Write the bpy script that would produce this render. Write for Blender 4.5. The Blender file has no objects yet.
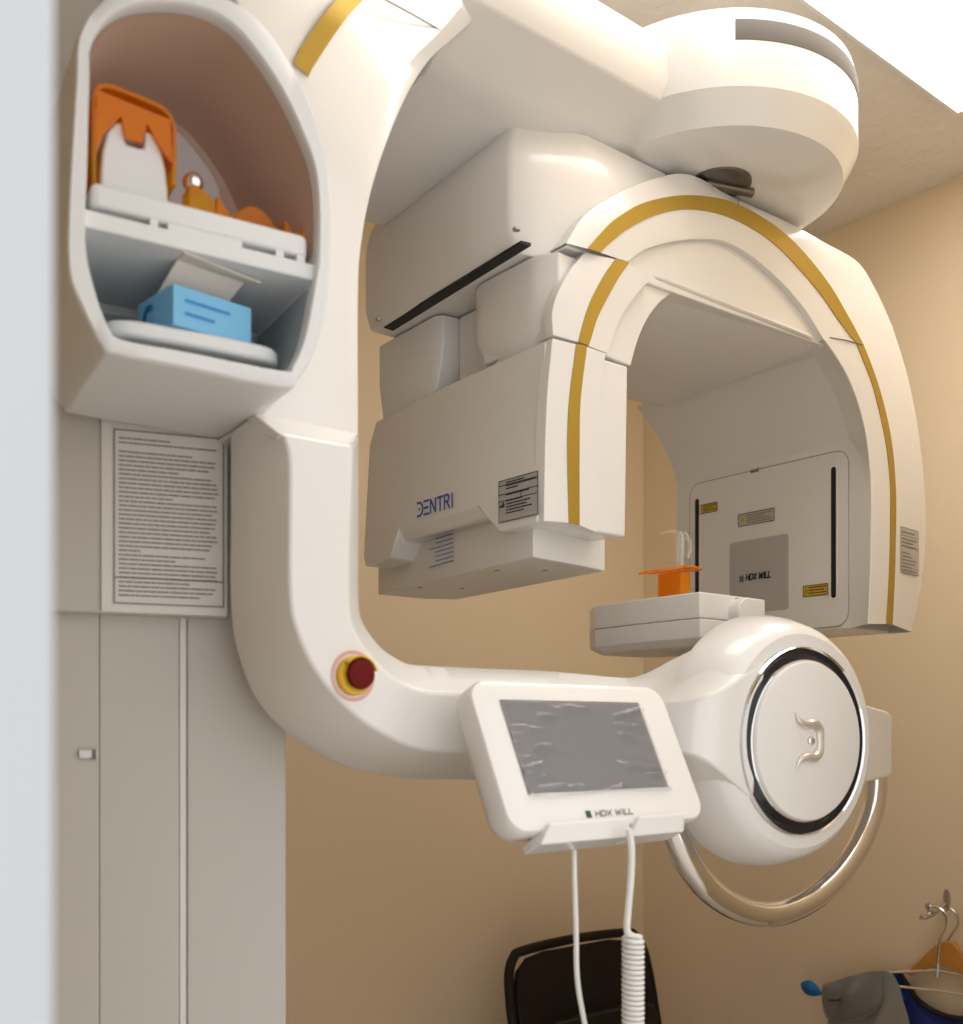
import bpy, bmesh, math, random
from mathutils import Vector, Matrix
random.seed(7)
R = math.radians
# ---------------------------------------------------------------- camera, world, exposure
SC = bpy.context.scene
COL = SC.collection
TH = R(51.5); CS, SN = math.cos(TH), math.sin(TH)
F, CX, HY, CAMZ = 1045.0, 481.5, 728.0, 1.30      # focal length in pixels, principal point, eye height (m)

cam = bpy.data.cameras.new('camera'); camo = bpy.data.objects.new('camera', cam); COL.objects.link(camo)
camo.location = (0, 0, CAMZ); camo.rotation_euler = (R(90), 0, -(R(90) - TH))
cam.sensor_fit = 'AUTO'; cam.sensor_width = 36; cam.lens = 36 * F / 1024
cam.shift_y = (HY - 512) / 1024; cam.clip_start = 0.02
cam.dof.use_dof = True; cam.dof.focus_distance = 1.42; cam.dof.aperture_fstop = 6.5
SC.camera = camo

w = bpy.data.worlds.new('hall_daylight'); SC.world = w; w.use_nodes = True
w.node_tree.nodes['Background'].inputs[0].default_value = (1.0, .97, .925, 1)
w.node_tree.nodes['Background'].inputs[1].default_value = 1.05
vs = SC.view_settings
vs.view_transform = 'Standard'; vs.look = 'None'; vs.exposure = 0.33; vs.gamma = 1.0; vs.use_curve_mapping = False
LIGHT_PANEL = 4.0

# ---------------------------------------------------------------- measuring: a sight line met with a plane of the room
TURN = None        # (pivot, angle): while set, P answers in the frame of a body that will be turned about its pivot
def P(x, y, U=None, V=None, Z=None):
    t = (x - CX) / F; k = (HY - y) / F
    d = Vector((SN * t + CS, SN - CS * t, k)); o = Vector((0, 0, CAMZ))
    if TURN:
        m = Matrix.Rotation(-TURN[1], 3, 'Z'); d = m @ d; o = m @ (o - TURN[0]) + TURN[0]
    if V is not None: Y = (V - o.y) / d.y
    elif U is not None: Y = (U - o.x) / d.x
    else: Y = (Z - o.z) / d.z
    return o + d * Y
def turn(o):
    p, a = TURN; w_ = WL[o.name]; n_ = Matrix.Rotation(a, 3, 'Z') @ (w_ - p) + p
    o.location = o.location + (n_ - w_); o.rotation_euler.z = a
def PL(pts, **kw): return [P(x, y, **kw) for x, y in pts]

# ---------------------------------------------------------------- materials
def mat(name, col, rough=.5, metal=0, coat=0, bump=0, bscale=200, var=0, trans=0, ior=1.45, emit=None, alpha=1, spec=.5, stretch=None):
    m = bpy.data.materials.new(name); m.use_nodes = True
    nt = m.node_tree; b = nt.nodes['Principled BSDF']
    b.inputs['Base Color'].default_value = (*col, 1); b.inputs['Roughness'].default_value = rough
    b.inputs['Metallic'].default_value = metal; b.inputs['Coat Weight'].default_value = coat
    b.inputs['Coat Roughness'].default_value = .08
    b.inputs['Transmission Weight'].default_value = trans; b.inputs['IOR'].default_value = ior
    b.inputs['Alpha'].default_value = alpha; b.inputs['Specular IOR Level'].default_value = spec
    tc = nt.nodes.new('ShaderNodeTexCoord')
    src = tc.outputs['Object']
    if stretch:
        mp = nt.nodes.new('ShaderNodeMapping'); mp.inputs['Scale'].default_value = stretch
        nt.links.new(src, mp.inputs[0]); src = mp.outputs[0]
    nz = nt.nodes.new('ShaderNodeTexNoise'); nz.inputs['Scale'].default_value = bscale; nz.inputs['Detail'].default_value = 4
    nt.links.new(src, nz.inputs['Vector'])
    if bump:
        bp = nt.nodes.new('ShaderNodeBump'); bp.inputs['Strength'].default_value = bump; bp.inputs['Distance'].default_value = .008 if 'ceiling' in name else .002
        nt.links.new(nz.outputs['Fac'], bp.inputs['Height']); nt.links.new(bp.outputs[0], b.inputs['Normal'])
    mx = nt.nodes.new('ShaderNodeMix'); mx.data_type = 'RGBA'
    v = var if var else .015
    mx.inputs[6].default_value = (*[c * (1 - v) for c in col], 1); mx.inputs[7].default_value = (*[min(1, c * (1 + v)) for c in col], 1)
    n2 = nt.nodes.new('ShaderNodeTexNoise'); n2.inputs['Scale'].default_value = 6 if not stretch else bscale
    nt.links.new(src, n2.inputs['Vector']); nt.links.new(n2.outputs['Fac'], mx.inputs[0])
    nt.links.new(mx.outputs[2], b.inputs['Base Color'])
    if emit: b.inputs['Emission Color'].default_value = (*emit[0], 1); b.inputs['Emission Strength'].default_value = emit[1]
    return m
M = dict(
    white=mat('white_gloss_plastic', (.79, .775, .755), .32, coat=.6),
    warm_tint=mat('warm_light_tint', (.60, .44, .35), .5),  # warm light inside the upper pod, put into the colour
    cool_tint=mat('blue_grey_shade_tint', (.36, .42, .46), .5),  # bluish shade inside the lower pod, put into the colour
    soft=mat('white_satin_plastic', (.78, .765, .745), .45),
    cream=mat('column_paint', (.58, .56, .525), .45),
    bright=mat('white_pod_plastic', (.80, .815, .825), .4),
    seam=mat('seam_shadow_rubber', (.20, .18, .16), .8),
    gold=mat('gold_stripe', (.45, .30, .045), .36, metal=.5, spec=.4),
    black=mat('black_rubber', (.012, .012, .013), .6),
    glassblack=mat('black_gloss', (.012, .013, .018), .12),
    chrome=mat('chrome', (.86, .86, .87), .07, metal=1),
    steel=mat('brushed_steel', (.55, .53, .50), .32, metal=1),
    soft_metal=mat('satin_silver', (.72, .69, .65), .28, metal=.7),
    dsteel=mat('dark_steel', (.20, .19, .18), .35, metal=1),
    blue=mat('blue_print', (.07, .13, .50), .5),
    ink=mat('black_print', (.03, .03, .03), .6),
    green=mat('green_print', (.02, .09, .06), .6),
    silver=mat('silver_label', (.42, .41, .40), .5),
    paper=mat('notice_paper', (.76, .745, .72), .6),
    greyp=mat('grey_print', (.22, .21, .20), .7),
    lbl=mat('grey_white_label', (.50, .46, .42), .5),
    amber_l=mat('yellow_label', (.62, .42, .03), .5),
    yellow=mat('yellow_button_plastic', (.78, .46, .03), .35),
    red=mat('red_button_plastic', (.13, .002, .003), .5, spec=.2),
    pink=mat('faded_red_print', (.72, .42, .40), .5),
    window=mat('grey_window', (.47, .46, .46), .25, coat=.3),
    vent=mat('head_window', (.20, .19, .185), .6, spec=.15),
    screen=mat('dark_screen', (.05, .05, .053), .30),
    film=None, orange=None, clear=None,
    lblue=mat('light_blue_card', (.20, .52, .80), .55, var=.05),
    dblue=mat('blue_card_print', (.03, .25, .62), .5),
    card=mat('white_card', (.82, .77, .70), .7),
    cord=mat('white_cord', (.78, .77, .75), .45),
    wall=mat('tan_wall_paint', (.80, .66, .47), .75, bump=.25, bscale=160),
    ceil=mat('textured_ceiling', (.82, .79, .74), .85, bump=1.0, bscale=26, var=.04),
    trim=mat('white_trim_daylight_tint', (.53, .57, .615), .45),  # bluish cast of the daylight mixed into the trim colour
    floor=mat('vinyl_floor', (.60, .55, .49), .4, var=.08),
    brown=mat('brown_enamel', (.015, .009, .007), .5, spec=.25),
    brownpad=mat('brown_vinyl', (.014, .009, .007), .5, bump=.3, bscale=300),
    wood=mat('varnished_wood', (.55, .24, .045), .38, stretch=(4, 4, 40), bscale=8, var=.25),
    grey=mat('grey_nylon', (.22, .21, .20), .85, bump=.5, bscale=500, var=.06),
    lgrey=mat('grey_mesh_lining', (.30, .29, .26), .9, bump=.5, bscale=600, var=.06),
    navy=mat('blue_fabric', (.012, .03, .20), .8, bump=.4, bscale=500),
    teal=mat('bright_blue_fabric', (.01, .14, .42), .7, bump=.3, bscale=500),
    dark=mat('black_fabric', (.012, .012, .016), .85, bump=.4, bscale=500),
    diff=mat('lamp_diffuser', (.9, .9, .9), .6, emit=((1.0, .965, .92), LIGHT_PANEL)),
)
def glassy(name, col, rough, mixt, tint):
    m = bpy.data.materials.new(name); m.use_nodes = True; nt = m.node_tree; b = nt.nodes['Principled BSDF']
    b.inputs['Base Color'].default_value = (*col, 1); b.inputs['Roughness'].default_value = rough
    tr = nt.nodes.new('ShaderNodeBsdfTransparent'); tr.inputs[0].default_value = (*tint, 1)
    ms = nt.nodes.new('ShaderNodeMixShader'); ms.inputs[0].default_value = mixt
    nz = nt.nodes.new('ShaderNodeTexNoise'); nz.inputs['Scale'].default_value = 30
    bp = nt.nodes.new('ShaderNodeBump'); bp.inputs['Strength'].default_value = .08; nt.links.new(nz.outputs['Fac'], bp.inputs['Height'])
    nt.links.new(bp.outputs[0], b.inputs['Normal'])
    nt.links.new(tr.outputs[0], ms.inputs[1]); nt.links.new(b.outputs[0], ms.inputs[2])
    nt.links.new(ms.outputs[0], nt.nodes['Material Output'].inputs[0]); return m
M['orange'] = glassy('translucent_orange', (.95, .33, .012), .15, .42, (1.0, .60, .10))
M['amber'] = glassy('translucent_amber', (.95, .52, .03), .15, .30, (1.0, .66, .10))
M['clear'] = glassy('clear_plastic', (.9, .9, .9), .08, .30, (.96, .96, .96))
M['acrylic'] = glassy('clear_acrylic', (.75, .75, .78), .12, .55, (.9, .9, .92))
def film_mat():
    m = bpy.data.materials.new('wrinkled_film'); m.use_nodes = True; nt = m.node_tree; b = nt.nodes['Principled BSDF']
    b.inputs['Base Color'].default_value = (.52, .52, .54, 1); b.inputs['Roughness'].default_value = .05; b.inputs['Specular IOR Level'].default_value = .8
    tr = nt.nodes.new('ShaderNodeBsdfTransparent'); ms = nt.nodes.new('ShaderNodeMixShader'); ms.inputs[0].default_value = .35
    nt.links.new(tr.outputs[0], ms.inputs[1]); nt.links.new(b.outputs[0], ms.inputs[2])
    nt.links.new(ms.outputs[0], nt.nodes['Material Output'].inputs[0]); return m
M['film'] = film_mat()

# ---------------------------------------------------------------- object helpers
WL = {}
def mesh_ob(name, verts, faces, m, parent=None, smooth=35, bevel=0, seg=3, merge=True, uv=None):
    bm = bmesh.new()
    vv = [bm.verts.new(v) for v in verts]
    for f in faces:
        try: bm.faces.new([vv[i] for i in f])
        except ValueError: pass
    return bm_ob(name, bm, m, parent, smooth, bevel, seg, merge)
def bm_ob(name, bm, m, parent=None, smooth=35, bevel=0, seg=3, merge=True):
    if merge: bmesh.ops.remove_doubles(bm, verts=bm.verts, dist=1e-5)
    bmesh.ops.recalc_face_normals(bm, faces=bm.faces)
    me = bpy.data.meshes.new(name)
    lo = Vector([min(v.co[i] for v in bm.verts) for i in range(3)]); hi = Vector([max(v.co[i] for v in bm.verts) for i in range(3)])
    c = (lo + hi) / 2
    if parent is None: c.z = lo.z
    for v in bm.verts: v.co -= c
    bm.to_mesh(me); bm.free(); me.materials.append(M[m] if isinstance(m, str) else m)
    if smooth:
        me.shade_smooth(); me.set_sharp_from_angle(angle=R(smooth))
    o = bpy.data.objects.new(name, me); COL.objects.link(o)
    WL[o.name] = c.copy()
    o.location = c - (WL[parent.name] if parent else Vector())
    if parent: o.parent = parent
    if bevel:
        b = o.modifiers.new('bevel', 'BEVEL'); b.width = bevel; b.segments = seg; b.limit_method = 'ANGLE'; b.angle_limit = R(smooth or 30)
        b.harden_normals = True
    return o
def thing(name, label, cat, loc, group=None):
    o = bpy.data.objects.new(name, None); COL.objects.link(o); o.location = loc; o.empty_display_size = .05
    WL[o.name] = Vector(loc); tag(o, label, cat, group); return o
def tag(o, label, cat, group=None):
    o['label'] = label; o['category'] = cat
    if group: o['group'] = group
    return o
def struct(o): o['kind'] = 'structure'; return o
def stuff(o): o['kind'] = 'stuff'; return o

def crom(pts, k=6, closed=False):
    pts = [Vector(p) for p in pts]; n = len(pts); out = []
    rng = range(n if closed else n - 1)
    for i in rng:
        p1, p2 = pts[i], pts[(i + 1) % n]
        p0 = pts[(i - 1) % n] if (closed or i > 0) else p1 * 2 - p2
        p3 = pts[(i + 2) % n] if (closed or i + 2 < n) else p2 * 2 - p1
        for j in range(k):
            t = j / k
            out.append(.5 * ((2 * p1) + (p2 - p0) * t + (2 * p0 - 5 * p1 + 4 * p2 - p3) * t * t + (3 * p1 - p0 - 3 * p2 + p3) * t ** 3))
    if not closed: out.append(pts[-1])
    return out
def loft_vf(lines, close=True, caps=True):
    n = len(lines[0]); L = len(lines); v = [p for l in lines for p in l]; f = []
    for a in range(L if close else L - 1):
        b = (a + 1) % L
        for i in range(n - 1): f.append((a * n + i, a * n + i + 1, b * n + i + 1, b * n + i))
    if caps and close:
        f.append([a * n for a in range(L)]); f.append([a * n + n - 1 for a in range(L)][::-1])
    return v, f
def loft(name, lines, m, parent, close=True, caps=True, **kw):
    v, f = loft_vf(lines, close, caps); return mesh_ob(name, v, f, m, parent, **kw)
def prism_vf(prof, fn0, fn1):
    n = len(prof); v = [fn0(p) for p in prof] + [fn1(p) for p in prof]
    f = [tuple(range(n)), tuple(range(2 * n - 1, n - 1, -1))]
    for i in range(n): j = (i + 1) % n; f.append((i, j, n + j, n + i))
    return v, f
def prismV(name, uz, V0, V1, m, parent, **kw):      # profile in U,Z pushed along V
    v, f = prism_vf(uz, lambda p: Vector((p[0], V0, p[1])), lambda p: Vector((p[0], V1, p[1])))
    return mesh_ob(name, v, f, m, parent, **kw)
def prismZ(name, uv, Z0, Z1, m, parent, **kw):
    v, f = prism_vf(uv, lambda p: Vector((p[0], p[1], Z0)), lambda p: Vector((p[0], p[1], Z1)))
    return mesh_ob(name, v, f, m, parent, **kw)
def prismU(name, vz, U0, U1, m, parent, **kw):
    v, f = prism_vf(vz, lambda p: Vector((U0, p[0], p[1])), lambda p: Vector((U1, p[0], p[1])))
    return mesh_ob(name, v, f, m, parent, **kw)
def box(name, lo, hi, m, parent=None, **kw):
    return prismZ(name, [(lo[0], lo[1]), (hi[0], lo[1]), (hi[0], hi[1]), (lo[0], hi[1])], lo[2], hi[2], m, parent, **kw)
def slab(name, O, ex, ey, en, w, h, d, m, parent, rad=0, seg=5, **kw):   # rounded plate: O lower-left corner, en its outward normal
    pts = rrect(w, h, rad, seg)
    v, f = prism_vf(pts, lambda p: O + ex * p[0] + ey * p[1], lambda p: O + ex * p[0] + ey * p[1] + en * d)
    return mesh_ob(name, v, f, m, parent, **kw)
def rrect(w, h, r, seg=5):
    if r <= 0: return [(0, 0), (w, 0), (w, h), (0, h)]
    out = []
    for cx, cy, a0 in ((w - r, r, -90), (w - r, h - r, 0), (r, h - r, 90), (r, r, 180)):
        for i in range(seg + 1):
            a = R(a0 + 90 * i / seg); out.append((cx + r * math.cos(a), cy + r * math.sin(a)))
    return out
def tube_bm(bm, path, r, n=12, caps=True):
    path = [Vector(p) for p in path]; rings = []; up = None
    for i, p in enumerate(path):
        d = (path[min(i + 1, len(path) - 1)] - path[max(i - 1, 0)]).normalized()
        if up is None: up = d.orthogonal().normalized()
        else:
            up = up - d * up.dot(d); up = up.normalized() if up.length > 1e-6 else d.orthogonal().normalized()
        s = d.cross(up); rr = r(i / (len(path) - 1)) if callable(r) else r
        rings.append([bm.verts.new(p + (up * math.cos(2 * math.pi * k / n) + s * math.sin(2 * math.pi * k / n)) * rr) for k in range(n)])
    for a, b in zip(rings, rings[1:]):
        for k in range(n): bm.faces.new((a[k], a[(k + 1) % n], b[(k + 1) % n], b[k]))
    if caps: bm.faces.new(rings[0][::-1]); bm.faces.new(rings[-1])
def tube(name, path, r, m, parent=None, n=12, **kw):
    bm = bmesh.new(); tube_bm(bm, path, r, n); return bm_ob(name, bm, m, parent, merge=False, **kw)
def lathe(name, C, ax, prof, m, parent, n=64, a0=0, a1=360, sc=(1, 1), ref=None, **kw):   # prof = (radius, distance along ax)
    ax = Vector(ax).normalized(); e1 = (Vector(ref) if ref else (Vector((0, 0, 1)) if abs(ax.z) < .9 else Vector((1, 0, 0))))
    e1 = (e1 - ax * e1.dot(ax)).normalized(); e2 = ax.cross(e1); C = Vector(C)
    bm = bmesh.new(); rings = []; full = (a1 - a0) >= 360
    cnt = n if full else n + 1
    for r, h in prof:
        if r < 1e-7: rings.append([bm.verts.new(C + ax * h)] * cnt); continue
        rings.append([bm.verts.new(C + ax * h + (e1 * math.cos(R(a0 + (a1 - a0) * k / n)) * sc[0] + e2 * math.sin(R(a0 + (a1 - a0) * k / n)) * sc[1]) * r) for k in range(cnt)])
    for A, B in zip(rings, rings[1:]):
        for k in range(n):
            q = [A[k], A[(k + 1) % cnt], B[(k + 1) % cnt], B[k]]
            u = []
            for x in q:
                if x not in u: u.append(x)
            if len(u) > 2: bm.faces.new(u)
    if full:
        if prof[0][0] > 1e-7: bm.faces.new(rings[0][::-1])
        if prof[-1][0] > 1e-7: bm.faces.new(rings[-1])
    return bm_ob(name, bm, m, parent, merge=False, **kw)
# --- print: strokes drawn flat on a face
GL = {'D': [[(0, 0), (0, 1), (.45, 1), (.75, .75), (.75, .25), (.45, 0), (0, 0)]], 'E': [[(0, 1), (.7, 1)], [(0, .5), (.6, .5)], [(0, 0), (.7, 0)]],
      'N': [[(0, 0), (0, 1), (.7, 0), (.7, 1)]], 'T': [[(0, 1), (.75, 1)], [(.375, 1), (.375, 0)]],
      'R': [[(0, 0), (0, 1), (.5, 1), (.68, .8), (.5, .52), (0, .52)], [(.35, .52), (.7, 0)]], 'I': [[(.1, 0), (.1, 1)]],
      'H': [[(0, 0), (0, 1)], [(.7, 0), (.7, 1)], [(0, .5), (.7, .5)]], 'X': [[(0, 0), (.7, 1)], [(0, 1), (.7, 0)]],
      'W': [[(0, 1), (.2, 0), (.45, .8), (.7, 0), (.95, 1)]], 'L': [[(0, 1), (0, 0), (.6, 0)]],
      'd': [[(0, 1), (.45, 1), (.75, .75), (.75, .25), (.45, 0), (0, 0)], [(.25, .5), (.35, .5)]]}
ADV = {'I': .42, 'W': 1.2, 'L': .8, ' ': .45, '-': .5}
def strokes_bm(bm, strokes, O, ex, ey, en, wd):
    en = en.normalized(); off = en * .0004
    for s in strokes:
        s = [Vector(p) for p in s]
        for a, b in zip(s, s[1:]):
            d = (b - a)
            if d.length < 1e-9: continue
            d = d.normalized(); nn = Vector((-d.y, d.x)) * wd / 2; a2 = a - d * wd * .35; b2 = b + d * wd * .35
            q = [O + ex * p.x + ey * p.y + off for p in (a2 - nn, b2 - nn, b2 + nn, a2 + nn)]
            bm.faces.new([bm.verts.new(p) for p in q])
def lettering(name, text, O, ex, ey, en, H, m, parent, wd=.16, slant=0, wide=1.0, fit=None):
    st = []; x = 0
    for ch in text:
        for s in GL.get(ch, []): st.append([((x + px + slant * py) , py) for px, py in s])
        x += ADV.get(ch, .98)
    sx = (fit / x if fit else H * wide)
    st = [[(px * sx, py * H) for px, py in s] for s in st]
    bm = bmesh.new(); strokes_bm(bm, st, O, ex, ey, en, wd * H)
    return bm_ob(name, bm, m, parent, smooth=0, merge=False)
def text_lines(name, O, ex, ey, en, rows, m, parent, wmax, lh, thick=.45, gap=.25):  # too small to read: rows of word-length dashes
    bm = bmesh.new()
    for i, frac in enumerate(rows):
        if frac <= 0: continue
        x = 0; y = -i * lh
        while x < wmax * frac:
            L = random.uniform(.5, 2.4) * lh * 1.1; L = min(L, wmax * frac - x)
            if L > lh * .2: strokes_bm(bm, [[(x, y), (x + L, y)]], O, ex, ey, en, lh * thick)
            x += L + lh * gap * 1.6
    return stuff(bm_ob(name, bm, m, parent, smooth=0, merge=False))
def outline(name, O, ex, ey, en, w, h, t, m, parent, rad=0, extra=()):
    bm = bmesh.new(); p = rrect(w, h, rad, 4); strokes_bm(bm, [p + [p[0]]] + list(extra), O, ex, ey, en, t)
    return bm_ob(name, bm, m, parent, smooth=0, merge=False)
eU, eV, eZ = Vector((1, 0, 0)), Vector((0, 1, 0)), Vector((0, 0, 1))

# ---------------------------------------------------------------- room
UW, VB, VF, UL, ZC = 2.12, 1.956, .30, -.45, 2.44
struct(box('floor', (UL - .1, -1.6, -.05), (UW + .1, VB + .1, 0), 'floor'))
struct(box('ceiling', (UL - .1, VF, ZC), (UW + .1, VB + .1, ZC + .05), 'ceil'))
struct(box('wall_back', (UL - .1, VB, 0), (UW + .1, VB + .1, ZC), 'wall'))
struct(box('wall_right', (UW, VF, 0), (UW + .1, VB, ZC), 'wall'))
struct(box('wall_left', (UL - .1, VF, 0), (UL, VB, ZC), 'wall'))
wf = bmesh.new()
def bxm(bm, lo, hi):
    vs_ = [bm.verts.new((x, y, z)) for x in (lo[0], hi[0]) for y in (lo[1], hi[1]) for z in (lo[2], hi[2])]
    for f in ((0, 1, 3, 2), (4, 6, 7, 5), (0, 4, 5, 1), (2, 3, 7, 6), (0, 2, 6, 4), (1, 5, 7, 3)): bm.faces.new([vs_[i] for i in f])
bxm(wf, (UL, VF + .02, 0), (.075, VF + .12, ZC)); bxm(wf, (1.02, VF + .02, 0), (UW, VF + .12, ZC)); bxm(wf, (.075, VF + .02, 2.06), (1.02, VF + .12, ZC))
struct(bm_ob('wall_front', wf, 'wall', merge=False))
tr = struct(box('trim_1', (-.01, VF - .0, 0), (.0885, VF + .02, 2.05), 'trim', bevel=.004))
struct(box('trim_2', (.0755, VF + .0205, 0), (.0875, VF + .125, 2.05), 'trim', bevel=.002))
struct(box('trim_3', (1.005, VF, 0), (1.09, VF + .02, 2.05), 'trim', bevel=.004))
struct(box('baseboard_back', (UL, VB - .014, 0), (UW, VB, .10), 'trim', bevel=.003))
struct(box('baseboard_right', (UW - .014, VF + .12, 0), (UW, VB - .014, .10), 'trim', bevel=.003))
lt = thing('ceiling_light', 'bright recessed fluorescent ceiling panel above the scanner head', 'light', (1.275, .657, ZC - .01))
fr = bmesh.new()
for lo, hi in (((.667, .350), (1.883, .356)), ((.667, .956), (1.883, .962)), ((.667, .356), (.673, .956)), ((1.877, .356), (1.883, .956))): bxm(fr, (*lo, ZC - .012), (*hi, ZC - .0005))
bm_ob('frame', fr, 'bright', lt, merge=False)
box('diffuser', (.673, .356, ZC - .009), (1.877, .956, ZC - .002), 'diff', lt)

# ================================================================ the scanner
S = thing('dental_scanner', 'large white cone beam dental x-ray scanner with gold stripes filling the room', 'x-ray scanner', (.38, .95, 0))
# --- column, turned a little towards the doorway
cd = Vector((.951, -.312, 0)).normalized(); cn = Vector((cd.y, -cd.x, 0)); 
if cn.y > 0: cn = -cn
c0 = Vector((.3417, .893, 0))
def colx(x, off=0):          # distance along the column face of image column x
    t = (x - CX) / F; ray = Vector((SN * t + CS, SN - CS * t, 0)); q = c0 + cn * off
    k = (q.x * cn.x + q.y * cn.y) / (ray.x * cn.x + ray.y * cn.y); return (ray * k - q).dot(cd)
def colz(x, y, off=0):
    t = (x - CX) / F; ray = Vector((SN * t + CS, SN - CS * t, 0)); q = c0 + cn * off
    k = (q.x * cn.x + q.y * cn.y) / (ray.x * cn.x + ray.y * cn.y); return CAMZ + (HY - y) / F * k
o1 = -.015
sL, sR = colx(30, o1) - .06, colx(286, o1)
prof = [(sL, -.20), (sR, -.20), (sR, o1 - .004), (sL, o1 - .004)]
cf = lambda s, d, z: c0 + cd * s + cn * d + eZ * z
v, f = prism_vf(prof, lambda p: cf(p[0], p[1], 0), lambda p: cf(p[0], p[1], 2.12))
colm = mesh_ob('column', v, f, 'cream', S, bevel=.004)
sa, sb = colx(179, o1), colx(187.5, o1)
slab('column_panel', cf(sL, o1 - .006, .06), cd, eZ, cn, colx(99, o1) - sL, 2.0, .006, 'cream', colm, bevel=.0015)
slab('column_panel', cf(colx(99.3, o1), o1 - .006, .06), cd, eZ, cn, sa - colx(99.3, o1), 2.0, .006, 'cream', colm, bevel=.0015)
slab('column_strip', cf(sa + .0006, o1 - .006, .06), cd, eZ, cn, sb - sa - .0016, 2.0, .0045, 'soft', colm, bevel=.001)
slab('column_panel', cf(sb, o1 - .006, .06), cd, eZ, cn, sR - sb, 2.0, .006, 'cream', colm, bevel=.0015)
slab('cable_clip', cf(colx(79, o1), o1, colz(88, 758, o1)), cd, eZ, cn, colx(97, o1) - colx(79, o1), .007, .005, 'bright', colm, rad=.001, bevel=.001)
slab('clip_shadow_gap', cf(colx(92, o1), o1, colz(92, 759, o1)), cd, eZ, cn, .0035, .008, .0054, 'seam', colm)
# carriage with the printed notice
zb, zt = colz(150, 615), 1.70
cL, cR = colx(30) - .06, colx(229)
car = slab('carriage', cf(cL, -.19, zb), cd, eZ, cn, cR - cL, zt - zb, .19, 'cream', S, bevel=.003)
slab('carriage_panel', cf(colx(101), 0, zb + .001), cd, eZ, cn, cR - colx(101) - .0015, zt - zb - .01, .003, 'soft', car, bevel=.001)
nl, nr = colx(113), colx(224)
nz0, nz1 = colz(168, 606, .004), colz(168, 433, .004)
slab('notice_sheet', cf(nl, .003, nz0), cd, eZ, cn, nr - nl, nz1 - nz0, .001, 'paper', car)
nw = nr - nl
outline('notice_border', cf(nl + .001, .004, nz0 + .001), cd, eZ, cn, nw - .002, nz1 - nz0 - .002, .0011, 'greyp', car,
        extra=[[(0, .022), (nw - .002, .022)]])
rows = [.5, .97, 0, .72, .98, .95, .9, .60, .93, .97, .98, .99, .95, .52, .97, .98, .93, .97, .96, .95, .9, .97, .98, .93, .9, .2, .85, .55, .97, .99, .96, .98, .7, .97, .93, .8]
lh = (nz1 - nz0 - .012) / len(rows)
text_lines('notice_print', cf(nl + .005, .004, nz1 - .008), cd, eZ, cn, rows, 'greyp', car, nw - .010, lh, thick=.34)
lathe('lock_screw', cf(colx(233), -.004, colz(233, 431)), cn, [(.0, .0), (.003, 0), (.003, .006), (0, .006)], 'black', S, n=12)

# --- storage pod, turned a few degrees towards the doorway
TURN = (Vector((.33, .72, 0)), R(-7.5))
VP_ = .72
outer = [(75, 80), (78, 35), (98, 2), (133, -14), (190, -14), (245, 6), (285, 52), (314, 112), (330, 178), (331, 250), (327, 308), (315, 352), (300, 378), (284, 388), (190, 369.5), (118, 355), (102, 347), (80, 305), (68, 270), (68, 200)]
inner = [(90, 80), (91, 48), (106, 20), (137, 4), (188, 4), (233, 24), (273, 74), (301, 128), (317, 178), (319, 250), (315, 283), (305, 335), (293, 364), (281, 369.5), (190, 351.5), (124, 339), (109, 326), (95, 288), (86, 240), (88, 160)]
lin = [crom(PL(outer, V=.885), 4, True), crom(PL([((x - 180) * 1.0 + 180, y) for x, y in outer], V=VP_ + .012), 4, True)]
# straight back: same U,Z as the front, pushed along V
Fo = crom(PL(outer, V=VP_), 4, True); Fi = crom(PL(inner, V=VP_), 4, True)
cen = sum(Fo, Vector()) / len(Fo)
def sh(L, dv, s=1.0):
    return [Vector((cen.x + (p.x - cen.x) * s, p.y + dv, cen.z + (p.z - cen.z) * s)) for p in L]
rings = [sh(Fo, .16), sh(Fo, .005, 1.0), sh(Fo, .0015, .993), sh(Fo, 0, .983), sh(Fi, 0, 1.012), sh(Fi, .0015, 1.003), sh(Fi, .006), sh(Fi, .14, 1.0)]
n = len(Fo); v = [p for r in rings for p in r]; f = []
for a in range(len(rings) - 1):
    for i in range(n): j = (i + 1) % n; f.append((a * n + i, a * n + j, (a + 1) * n + j, (a + 1) * n + i))
f.append(list(range(n))[::-1]); f.append(list(range((len(rings) - 1) * n, len(rings) * n)))
pod = mesh_ob('storage_pod', v, f, 'bright', S, smooth=50)
zs1 = (P(85, 211, V=.728).z + P(314, 264, V=.728).z) / 2 + .0008
sL_, sR_ = P(86, 215, V=.728).x, P(317.5, 262, V=.728).x
box('pod_shelf', (sL_ - .002, .728, zs1 - .0125), (sR_ + .002, .858, zs1), 'bright', pod, bevel=.0015)
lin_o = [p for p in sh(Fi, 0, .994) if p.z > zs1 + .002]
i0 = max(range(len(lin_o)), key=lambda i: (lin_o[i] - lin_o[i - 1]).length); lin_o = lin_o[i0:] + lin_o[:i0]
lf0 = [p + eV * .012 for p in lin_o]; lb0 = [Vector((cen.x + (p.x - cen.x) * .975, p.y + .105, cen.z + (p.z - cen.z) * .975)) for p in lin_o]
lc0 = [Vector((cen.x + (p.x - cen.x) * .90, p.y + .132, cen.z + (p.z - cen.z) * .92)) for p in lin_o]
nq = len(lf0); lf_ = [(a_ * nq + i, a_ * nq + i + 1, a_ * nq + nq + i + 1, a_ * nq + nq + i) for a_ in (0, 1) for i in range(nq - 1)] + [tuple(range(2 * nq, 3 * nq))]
mesh_ob('pod_light_tint', lf0 + lb0 + lc0, lf_, 'warm_tint', pod, smooth=50)  # added skin that paints the warm light tone of the upper compartment
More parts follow.
